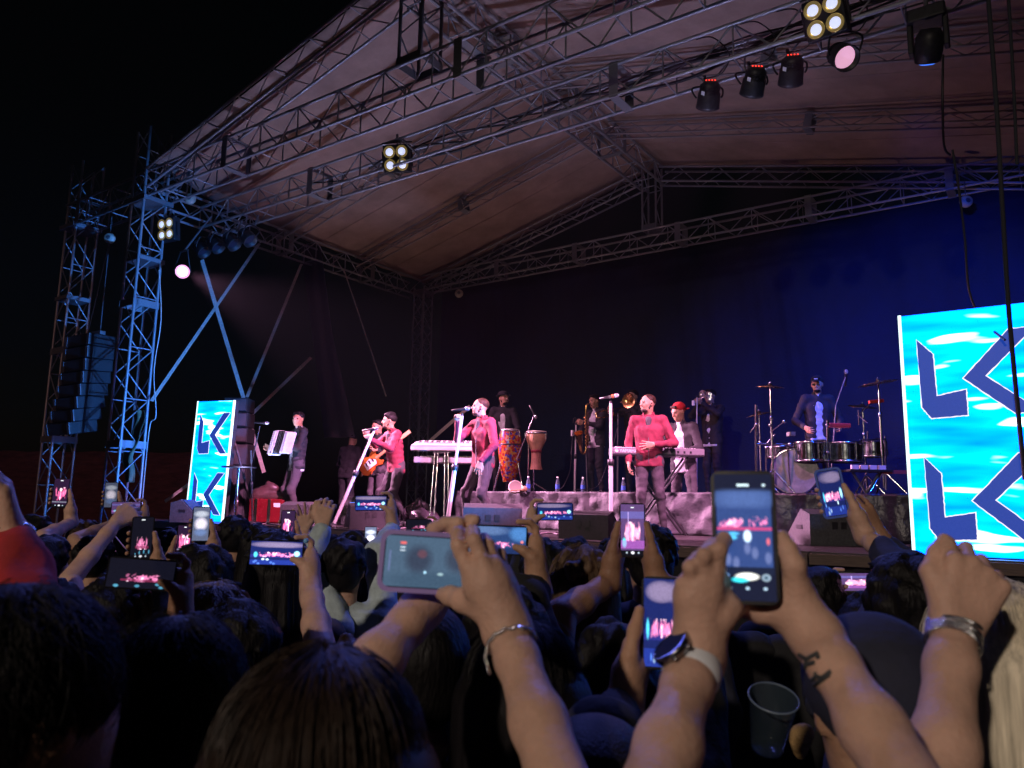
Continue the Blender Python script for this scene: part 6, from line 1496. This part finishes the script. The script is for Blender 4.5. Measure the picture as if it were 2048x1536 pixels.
def ext17(o, part, hc, R_, base):
    I4 = Matrix.Identity(4); e = Vector(D(*eL)); w = Vector(wL)
    c = w.lerp(e, .10); ax_ = (e - w).normalized()
    STR = mat('white watch strap', (.72, .75, .80), .5)
    q, cc, r = band_on(o, base, w, e, .10, .0300, STR, 'watch_strap', .0145, thick=.003)
    out = (-CR * .62 - FW * .78).normalized(); out = (out - ax_ * out.dot(ax_)).normalized()
    rr_ = aim(out); wc = c + out * .034 - base
    wt = MB().lathe([(0, -.006), (.0235, -.006), (.025, 0), (.025, .005), (.0225, .0065), (.0220, .0055)], wc, rr_, 32).build('wristwatch', mat('steel watch case', (.30, .30, .32), .25, 1.0), o); wt.matrix_parent_inverse = I4
    f_ = MB().lathe([(.0222, .0057), (.0100, .0062), (0, .0063)], wc, rr_, 32).build('watch_face', mat('black watch glass', (.003, .003, .004), .5, spec=.05), wt); f_.matrix_parent_inverse = Matrix.Identity(4)
    for k in (-1, 1):
        b_ = MB().lathe([(0, 0), (.0028, 0), (.0028, .005), (0, .006)], wc + rr_ @ Vector((.024, k * .010, 0)), rr_ @ Matrix.Rotation(math.pi / 2, 3, 'Y'), 10).build('watch_button', MATS['steel watch case'], wt); b_.matrix_parent_inverse = Matrix.Identity(4)
    # tattoo: dark block letters on the inner forearm
    TAT = mat('dark tattoo ink', (.05, .055, .06), .55, noise=.3, nscale=60)
    from mathutils.bvhtree import BVHTree
    bv = BVHTree.FromPolygons([v.co + base for v in o.data.vertices], [tuple(p_.vertices) for p_ in o.data.polygons])
    for pts in ([(1012, 962), (1048, 985), (1108, 952)], [(1040, 1040), (1050, 990)], [(1052, 1012), (1090, 1000)], [(1100, 955), (1108, 985)], [(1062, 1100), (1098, 1070), (1126, 1082), (1172, 1046)], [(1068, 1122), (1110, 1100), (1168, 1062)], [(1098, 1072), (1092, 1050)]):
        P_ = []
        for (x0, y0), (x1, y1) in zip(pts[:-1], pts[1:]):
            for k in range(6):
                x, y = x0 + (x1 - x0) * k / 5, y0 + (y1 - y0) * k / 5; dr = ray(1200 + x / 2.535, 930 + y / 2.535).normalized()
                hit = bv.ray_cast(CAM, dr)
                if hit[0] is not None: P_.append(hit[0] + hit[1] * .0004 * (1 if hit[1].dot(dr) < 0 else -1) - base)
        if len(P_) > 2:
            q_ = MB().tube(P_, .0026, 6).build('tattoo_stroke', TAT, o); q_.matrix_parent_inverse = Matrix.Identity(4)
crowd('person holding up the largest phone, white strapped watch and dark forearm tattoo', (1580, 2200, .48), hair_short, HAIRB, TBLK, [dict(w=wR, el=eR, P=PR, sg=1, vox=.0034, rw=.0245, re=.035), dict(w=wL, el=eL, P=PL, sg=-1, rw=.0245, re=.035)], SKINL, ext=ext17)
o_ring = MB().lathe([(.0112, -.002), (.0128, -.0015), (.0128, .0015), (.0112, .002)], D(1386, 1152, .896), aim(D(1382, 1130, .893) - D(1386, 1172, .898)), 18).build('finger_ring', SILB, None, label='silver ring on a finger of the hand behind the largest phone', cat='ring')

# ---- purple cased phone, hand with chain bracelet, second arm from below
QP = phone('phone in a purple case held sideways, showing a dim ghostly picture', 872, 1126, 1.10, 'ghost', roll=-3.5, land=True, case=PURP, seed=2, res=80, size=(.077, .152), bezel=.0035)
w1 = Dn(1015, 1262, 1.02); e1 = (1130, 1600, .80)
P1 = [cone(w1, Dn(962, 1172, 1.03), .026, .022, .02), cone(w1, Dn(988, 1165, 1.03), .026, .021, .02), cone(w1, Dn(1006, 1182, 1.045), .025, .019, .02), cone(Dn(962, 1172, 1.03), Dn(936, 1134, 1.04), .021, .0125, .015), cone(Dn(985, 1165, 1.03), Dn(967, 1124, 1.035), .020, .0125, .015), cone(Dn(1002, 1178, 1.045), Dn(990, 1130, 1.045), .018, .0115, .015), cone(Dn(1010, 1190, 1.05), Dn(1006, 1145, 1.055), .015, .0105, .012)]
P1 += poly_prims(chain([(934, 1132, 1.04), (916, 1090, 1.045), (915, 1068, 1.065), (918, 1062, 1.10), (905, 1066, 1.115)]), .0108, .0084, .002)
P1 += poly_prims(chain([(966, 1122, 1.035), (949, 1080, 1.04), (947, 1064, 1.065), (944, 1062, 1.10), (934, 1068, 1.115)]), .0108, .0084, .002)
P1 += poly_prims(chain([(988, 1128, 1.045), (976, 1090, 1.055), (968, 1078, 1.08), (962, 1082, 1.115)]), .0104, .0082, .002)
P1 += poly_prims(chain([(1004, 1140, 1.055), (1000, 1108, 1.07), (990, 1100, 1.095), (976, 1108, 1.12)]), .0095, .0076, .002)
P1 += poly_prims(chain([(958, 1215, 1.035), (926, 1200, 1.05), (902, 1192, 1.075), (884, 1188, 1.09)]), .0175, .0095, .012)
w2_ = Dn(845, 1215, 1.14); e2_ = (690, 1395, .98)
for kx_, ky_, kd_ in ((936, 1134, 1.028), (966, 1124, 1.023), (989, 1130, 1.034), (1005, 1146, 1.044)): P1.append(cone(Dn(1010 + (kx_ - 970) * .25, 1235, 1.004), Dn(kx_, ky_, kd_), .006, .0085, .010))
P2 = [cone(w2_, Dn(868, 1170, 1.16), .028, .022, .02), cone(w2_, Dn(890, 1180, 1.16), .026, .02, .02)]
P2 += poly_prims(chain([(872, 1150, 1.165), (860, 1100, 1.15), (868, 1058, 1.13), (892, 1046, 1.115), (918, 1044, 1.11)]), .0112, .009)
P2 += poly_prims(chain([(890, 1150, 1.165), (895, 1100, 1.15), (915, 1052, 1.13), (938, 1042, 1.12), (950, 1040, 1.115)]), .0112, .0088)
P2 += poly_prims(chain([(905, 1160, 1.165), (920, 1120, 1.155), (940, 1090, 1.15)]), .010, .008)
P2 += poly_prims(chain([(880, 1195, 1.15), (905, 1190, 1.13), (925, 1180, 1.12)]), .013, .009)
def ext13(o, part, hc, R_, base):
    w = Vector(w1); e = Vector(D(*e1)); c0 = w.lerp(e, .09); ax_ = (e - w).normalized(); r = aim(ax_) @ Matrix.Rotation(math.radians(10), 3, 'X')
    for k in range(26):
        a = 2 * math.pi * k / 26; rad = .0315; v = Vector((rad * math.cos(a), rad * math.sin(a), .0)); t = Vector((-math.sin(a), math.cos(a), .3 if k % 2 else -.3)).normalized()
        c = c0 + r @ v - base
        q = MB().tube([c - (r @ t) * .0045, c + (r @ t) * .0045], .0026, 6).build('bracelet_link', SILB, o); q.matrix_parent_inverse = Matrix.Identity(4)
    pts = [c0 + r @ Vector((-.032, .0, 0)), c0 + r @ Vector((-.040, 0, .02)), c0 + r @ Vector((-.038, 0, .045))]
    q = MB().tube([p - base for p in pts], .0022, 6).build('bracelet_tail', SILB, o); q.matrix_parent_inverse = Matrix.Identity(4)
crowd('person with a silver chain bracelet holding the purple cased phone', (1010, 2180, .55), hair_long, HBR2, TBLK, [dict(w=w1, el=e1, P=P1, sg=1, vox=.0034, rw=.0245, re=.035), dict(w=w2_, el=e2_, P=P2, sg=-1, rw=.026, re=.038)], SKINL, ext=ext13)

# ---- phone sideways behind the purple one
QX = phone('phone held sideways behind the purple cased one, showing the blue lit stage', 995, 1080, 1.95, 'band', roll=-2, land=True, seed=3)
w, P = grip_land(QX, 1)
crowd('person in black hood filming sideways behind the purple cased phone', (1010, 1290, 1.75), hair_short, HAIRB, TBLK, [dict(w=w, el=(1040, 1200, 1.85), P=P, sg=1, sleeve=.25)], SKIN)
# ---- upright phone in the middle, two hands
QM = phone('upright phone with a bright pink picture between two hands in mid crowd', 1265, 1060, 2.2, 'bright', seed=4, roll=-1, res=56)
wr, Pr = grip_portrait(QM, 1); wl_, Pl = grip_portrait(QM, -1)
def extM(o, part, hc, R_, base): band_on(o, base, wr, D(1420, 1190, 2.2), .10, .031, mat('pale blue wristband', (.4, .55, .7), .5), 'wristband', .008)
crowd('person with bare arms raised round an upright phone, pale wristband', (1235, 1365, 1.75), hair_long, HB2, TBLK, [dict(w=wl_, el=(1120, 1232, 2.0), P=Pl, sg=-1, vox=.005, rw=.028, re=.045), dict(w=wr, el=(1410, 1190, 2.15), P=Pr, sg=1)], SKIND, ext=extM, L=.3)
# ---- bluish phone low beside the watch
QL = phone('bluish upright phone held low beside the white strapped watch', 1327, 1245, 1.32, 'wide', seed=6, roll=-3, res=56, bright=1.1)
w, P = grip_portrait(QL, -1)
def extL(o, part, hc, R_, base): band_on(o, base, w, D(1210, 1470, 1.15), .14, .031, SILB, 'bracelet', .005)
crowd('person in black sleeve with thin silver bracelet holding a bluish phone low', (1190, 1640, 1.0), hair_long, HB2, TBLK, [dict(w=w, el=(1205, 1480, 1.15), P=P, sg=-1, sleeve=.22)], SKIN, ext=extL)
# ---- sideways phone with blue nails hand
Q8 = phone('sideways phone showing a bright blue stage picture, hand at one end', 553, 1106, 2.25, 'wide', seed=7, roll=-1.5, land=True, res=56, bright=1.3)
w8, P8 = grip_land(Q8, 1); w8 = Dn(622, 1178, 2.22)
P8 = P8 + [cone(w8, A(Q8(.098, -.03, 0)), .027, .024, .02)]
def ext8(o, part, hc, R_, base):
    q = MB().lathe([(0, -.006), (.006, -.005), (.0075, 0), (.006, .006), (0, .008)], D(612, 1082, 2.22) - base, aim(CU), 10).build('blue_nail', mat('light blue nail', (.2, .5, .9), .2), o); q.matrix_parent_inverse = Matrix.Identity(4)
crowd('person with one long bare forearm up, filming sideways with blue painted nails', (700, 1400, 1.75), hair_long, HBR2, TBLK, [dict(w=w8, el=(640, 1300, 1.98), P=P8, sg=-1, vox=.0045, rw=.028, re=.042)], SKINL, ext=ext8, strand=0)
# ---- dark phone lower left
Q7 = phone('dark sideways phone with small pink figures, low on the shaded side of the crowd', 283, 1148, 1.85, 'dark', seed=8, roll=-4, land=True, res=56, bright=.8)
w7, P7 = grip_land(Q7, 1)
def ext7(o, part, hc, R_, base):
    for k in (0, 1):
        q = MB().lathe([(.0105, -.0018), (.0122, -.001), (.0122, .001), (.0105, .0018)], A(Q7(.088 - .012 * k, .043, -.01)) - A(base), aim(CR), 14).build('finger_ring', SILB, o); q.matrix_parent_inverse = Matrix.Identity(4)
crowd('dark haired person in black with rings, filming sideways', (352, 1432, 1.02), hair_short, HAIRB, TBLK, [dict(w=w7, el=(352, 1330, 1.62), P=P7, sg=1, vox=.0045)], SKIND, ext=ext7, strand=3000, hvox=.008)
# ---- tilted phone in blue case, dark sleeve
Q19 = phone('tilted phone in a blue case raised in front of the drum kit', 1664, 986, 2.5, 'wide', seed=9, roll=9, case=BLUEC, res=50, bright=.9)
w19, P19 = grip_portrait(Q19, 1)
crowd('person in dark navy sleeves stretching a phone up towards the drums', (1808, 1222, 1.85), hair_short, HAIRB, TNAVY, [dict(w=w19, el=(1822, 1150, 2.2), P=P19, sg=-1, sleeve=.42, vox=.0045)], SKINL)
# second hand behind the blue cased phone
P = hand_prims(Dn(1752, 1060, 2.75), Dn(1718, 1010, 2.75) - Dn(1752, 1060, 2.75), A(FH), -1, 1.0, .4)
crowd('person in blue lit top reaching a hand up behind the blue cased phone', (1870, 1250, 2.4), hair_short, HAIRB, TNAVY, [dict(w=Dn(1752, 1060, 2.75), el=(1800, 1130, 2.7), P=P, sg=-1, sleeve=.5, vox=.005)], SKIND)
# ---- small phone in front of the large screen
Q20 = phone('small sideways phone with a pink picture below the large video screen', 1718, 1164, 3.0, 'bright', seed=10, land=True, res=40)
w20, P20 = grip_land(Q20, -1); w20b, P20b = grip_land(Q20, 1)
crowd('small person lifting a sideways phone below the large video screen', (1735, 1262, 2.75), hair_short, HAIRB, TBLK, [dict(w=w20, el=(1705, 1260, 2.85), P=P20, sg=-1, vox=.006), dict(w=w20b, el=(1790, 1230, 2.85), P=P20b, sg=1)], SKINL)
# ---- blurred big forearm with metal bracelets, at the edge
w21 = Dn(1908, 1262, 1.0); e21 = (1872, 1680, .82)
P21 = hand_prims(w21, Dn(1962, 1130, 1.02) - w21, A(FH) + A(CR) * .15, -1, 1.05, .85, .05, .6)

def ext21(o, part, hc, R_, base):
    for k in range(3): band_on(o, base, w21, D(*e21), -.02 + .045 * k, .0305, SILB, 'bangle', .0035, tilt=14 - 10 * k, thick=.003)
crowd('person with a thick bare forearm and silver bangles at the picture edge', (1960, 2250, .50), hair_short, HAIRB, TBLK, [dict(w=w21, el=e21, P=P21, sg=-1, vox=.0036, rw=.027, re=.040)], SKINL, ext=ext21)
# ---- far edge: red sleeve
w22 = Dn(28, 1070, 1.5); P22 = hand_prims(w22, Dn(12, 985, 1.5) - w22, A(-FH) * .6 - A(CR), 1, 1.15, .45, .1, .6)
def ext22(o, part, hc, R_, base): band_on(o, base, w22, D(45, 1240, 1.35), .02, .033, SILB, 'bracelet', .005)
crowd('person in a red sleeve raising a hand with a bracelet at the dark edge', (-90, 1420, 1.2), hair_short, HAIRB, TRED, [dict(w=w22, el=(48, 1240, 1.38), P=P22, sg=1, sleeve=.22, vox=.0045, rw=.03, re=.05)], SKINL, ext=ext22)
# ---- row of phones further on
def simple(px, py, d, kind, label, plabel, el, head, top=TBLK, skin=SKIN, land=False, roll=0, side=1, hairf=hair_short, hairm=HAIRB, sleeve=.35, seed=1, bright=1.0, **k):
    Q = phone(label, px, py, d, kind, roll=roll, land=land, seed=seed, res=34, bright=bright)
    w, P = (grip_land if land else grip_portrait)(Q, side)
    return crowd(plabel, head, hairf, hairm, top, [dict(w=w, el=el, P=P, sg=side, sleeve=sleeve, vox=.006)], skin, **k)
simple(121, 986, 4.0, 'one', 'far upright phone with a red picture in front of the outermost tower', 'person with a pale forearm holding a phone before the outermost tower', (85, 1075, 3.7), (95, 1130, 3.5), skin=SKINL, roll=-3, seed=11, sleeve=None)
simple(222, 990, 4.6, 'white', 'dim small phone held up beside the foot of the blue lit tower', 'person reaching long arms with a dim phone beside the blue lit tower', (150, 1080, 4.2), (190, 1120, 4.1), seed=12, bright=.3, sleeve=None)
simple(252, 1016, 4.4, 'bright', 'small sideways phone glowing orange in front of the blue lit tower', 'person with a glowing orange phone before the blue lit tower', (285, 1110, 4.1), (300, 1150, 4.0), land=True, seed=13, bright=.7)
simple(284, 1076, 2.75, 'dark', 'upright phone with blue edge and pink dots, above the dark sideways phone', 'person in grey holding an upright phone above the dark sideways one', (330, 1190, 2.5), (235, 1235, 2.3), top=TGRY, seed=14, bright=.7)
simple(369, 1080, 3.9, 'one', 'upright phone showing one pink singer, near the small video screen', 'person filming one pink singer, near the small video screen', (340, 1160, 3.7), (330, 1180, 3.6), side=-1, seed=15)
simple(402, 1048, 3.4, 'white', 'upright phone at the foot of the small video screen, pale sky in its picture', 'person holding an upright phone at the foot of the small video screen', (425, 1130, 3.2), (385, 1165, 3.1), seed=16, bright=.6)
simple(576, 1050, 4.0, 'one', 'upright phone with a fiery red picture below the accordion player', 'dark haired person with a fiery phone below the accordion player', (590, 1120, 3.8), (545, 1110, 3.9), seed=17, bright=1.5)
simple(742, 1006, 3.7, 'wide', 'small sideways phone raised in front of the crouching singer', 'person in pale denim jacket stretching an arm up to a sideways phone', (760, 1105, 3.45), (690, 1140, 3.3), top=TDEN, land=True, seed=18, sleeve=.12, hairm=HB2, skin=SKINL)
simple(741, 1079, 4.6, 'white', 'tiny upright phone with a white glare beside the denim sleeve', 'person with long dark hair and a tiny glaring phone', (765, 1140, 4.5), (705, 1112, 4.4), hairf=hair_long, hairm=HB2, L=.25, seed=19)
simple(838, 1051, 4.5, 'dark', 'dark small phone held sideways just behind the purple cased one', 'person with both elbows down holding a dark small phone', (885, 1110, 4.3), (850, 1130, 4.2), land=True, seed=20, bright=.7)
simple(1110, 1023, 3.2, 'wide', 'sideways phone with a blue frame in front of the silver riser', 'person reaching one hand to a blue framed sideways phone', (1060, 1110, 3.05), (1090, 1150, 2.9), land=True, seed=22, side=-1, sleeve=.5, skin=SKINL, bright=.9)
# ---- open raised hands
w = Dn(645, 1055, 3.4); P = hand_prims(w, Dn(655, 985, 3.4) - w, A(FH), -1, 1.0, .7, .1, .4)
crowd('person in pale cuff pointing a raised hand at the stage', (600, 1160, 3.2), hair_short, HAIRB, TDEN, [dict(w=w, el=(625, 1120, 3.3), P=P, sg=1, sleeve=.15, vox=.006)], SKINL)
w = Dn(610, 1062, 4.6); P = hand_prims(w, Dn(606, 1020, 4.6) - w, A(-FH), -1, 1.0, .15, .25, .2)
crowd('person raising an open palm below the accordion player', (640, 1130, 4.5), hair_short, HAIRBR, TBLK, [dict(w=w, el=(615, 1110, 4.5), P=P, sg=-1, vox=.006)], SKINL)
w = Dn(232, 1046, 3.2); P = hand_prims(w, Dn(290, 1010, 3.3) - w, A(FH), -1, 1.0, .7, .05, .5)
crowd('person in dark top with a long bare arm slanting across the towers', (100, 1230, 2.7), hair_short, HAIRB, TBLK, [dict(w=w, el=(140, 1160, 2.95), P=P, sg=1, sleeve=None, vox=.006)], SKINL)
# ---- heads
crowd('person with short black hair and a visible ear, closest on the dark side', (50, 1430, .80), hair_crop, HAIRB, TBLK, (), SKIN, yaw=-32, strand=3000, hvox=.007)
crowd('person with long brown hair right in front of the camera', (640, 1590, .76), hair_long, HBR2, TBLK, (), SKIN, strand=5200, hvox=.007, sz=1.02, strandm=mat('lighter brown strands', (.030, .018, .012), .45, noise=.6, nscale=40, spec=.3, stretch=(3, 3, .15)))
crowd('person with a round dark knit head in front of the long brown hair', (475, 1322, 1.75), hair_short, HAIRB, TBLK, (), SKIN, strand=900)
crowd('person with short brownish blond hair behind the dark round head', (430, 1260, 2.1), hair_short, mat('brownish blond hair', (.10, .065, .03), .5, noise=.5, nscale=60, bump=.5, bscale=120), TGRY, (), SKIN, strand=900)
crowd('person with long black hair, a blue sheen on it, behind the blue picture phone', (560, 1150, 2.6), hair_long, HB2, TBR, (), SKIN, strand=1200, L=.4)
crowd('person with big dark hair between the two arms of the purple phone holder', (1045, 1405, 1.36), hair_long, HB2, TBLK, (), SKIN, strand=3500, hvox=.008, sz=1.05)
crowd('person in black behind the raised yellow lit forearm', (850, 1345, 1.45), hair_short, HAIRB, TBLK, (), SKIN)
crowd('person with long blond streaked hair in the middle of the crowd', (1165, 1186, 2.3), hair_long, HBL2, TNAVY, (), SKIN, strand=1500, L=.45)
crowd('short haired person in black behind the upright middle phone', (1298, 1124, 2.7), hair_short, HAIRB, TNAVY, (), SKIN)
def capn(o, part, hc, R_, base): part('cap', [ell(hc + R_ @ V(0, -.01, .045), V(.097, .116, .098), R_, .02)], TNAVY, .008)
crowd('person in a smooth dark blue cap in front of the tattooed forearm', (1745, 1425, 1.12), hair_crop, HAIRB, TBLK, (), SKIN, ext=capn)
crowd('person with pale blond loose hair at the picture edge', (1985, 1335, 1.25), hair_long, HBLN, TBLK, (), SKINL, strand=3500, hvox=.008, yaw=20)
k_ = 0
desc = ['below the outermost tower', 'below the blue lit tower', 'between the blue lit tower and small screen', 'below the speaker stack', 'under the grey floor monitor', 'under the far tilted stand', 'beside the denim sleeve', 'under the keyboards', 'below the big dark monitor', 'under the tall straight stand', 'under the standing singer', 'below the bass drum', 'below the grey monitor near the large screen', 'behind the red sleeve', 'behind the dark sideways phone', 'beside the largest phone']
spots = [(75, 1075, 4.6), (170, 1085, 4.8), (345, 1100, 4.7), (470, 1075, 4.8), (520, 1100, 4.2), (660, 1110, 4.9), (800, 1120, 4.4), (905, 1125, 4.6), (970, 1140, 4.0), (1150, 1120, 4.4), (1230, 1120, 4.6), (1580, 1180, 3.6), (1640, 1200, 3.0), (20, 1150, 2.6), (400, 1175, 2.4), (1420, 1190, 3.0)]
hmats = [HAIRB, HAIRBR, HAIRB, HB2, HAIRB, HAIRBR]
tmats = [TBLK, TGRY, TNAVY, TBLK, TBR, TBLK]
for i, (s_, dsc) in enumerate(zip(spots, desc)):
    lg = i % 3 == 1
    crowd('dark %s haired person in the crowd %s' % ('long' if lg else 'short', dsc), s_, hair_long if lg else hair_short, hmats[i % 6], tmats[i % 6], (), SKIN, L=.3, yaw=(i * 37) % 40 - 20)
# ---- cup and snack
CUPM = mat('clear plastic cup', (.06, .09, .12), .2, alpha=.22)
c = D(1547, 1398, 1.48); r = aim(CU * .96 - FW * .25 + CR * .03)
T = thing('plastic_cup', 'clear plastic cup held between the largest phone and the snack', 'cup', c)
MB().lathe([(0, -.11), (.030, -.11), (.0315, -.105), (.0455, .0), (.0475, .002), (.0475, .005), (.0445, .005), (.0300, -.104), (0, -.106)], c, r, 36).build('wall', CUPM, T)
MB().lathe([(.0465, .0), (.0485, .0025), (.0465, .005), (.0450, .0025), (.0465, .0)], c, r, 36).build('rim', mat('frosted cup rim', (.16, .21, .27), .35), T)
SN = mat('toasted bread', (.32, .20, .08), .7, noise=.35, nscale=30, bump=.5, bscale=80)
sc_ = Dn(1600, 1478, 1.45)
sn = obj('snack', sdf_mesh('snack', [ell(sc_, V(.020, .014, .026), None, .01), ell(sc_ + A(CR) * .012 + A(CU) * .012, V(.014, .012, .016), None, .01), ell(sc_ - A(CU) * .022, V(.012, .01, .016), None, .01)], .003), None, SN, 'toasted snack in pale paper held beside the plastic cup', 'snack')
if False: print(ARMLOG)
# ================================================================ thin smoke haze round the whole place
hz = bpy.data.materials.new('thin stage haze'); hz.use_nodes = True; nt = hz.node_tree
for nd in list(nt.nodes): nt.nodes.remove(nd)
out = nt.nodes.new('ShaderNodeOutputMaterial'); pv = nt.nodes.new('ShaderNodeVolumePrincipled')
pv.inputs['Color'].default_value = (.85, .88, .95, 1); pv.inputs['Density'].default_value = .00028
nt.links.new(pv.outputs[0], out.inputs['Volume'])
MB().box((-12, 10, 4.3), (42, 34, 5.3)).build('haze', hz, None, label='thin smoke haze hanging over the stage and crowd', kind='stuff')
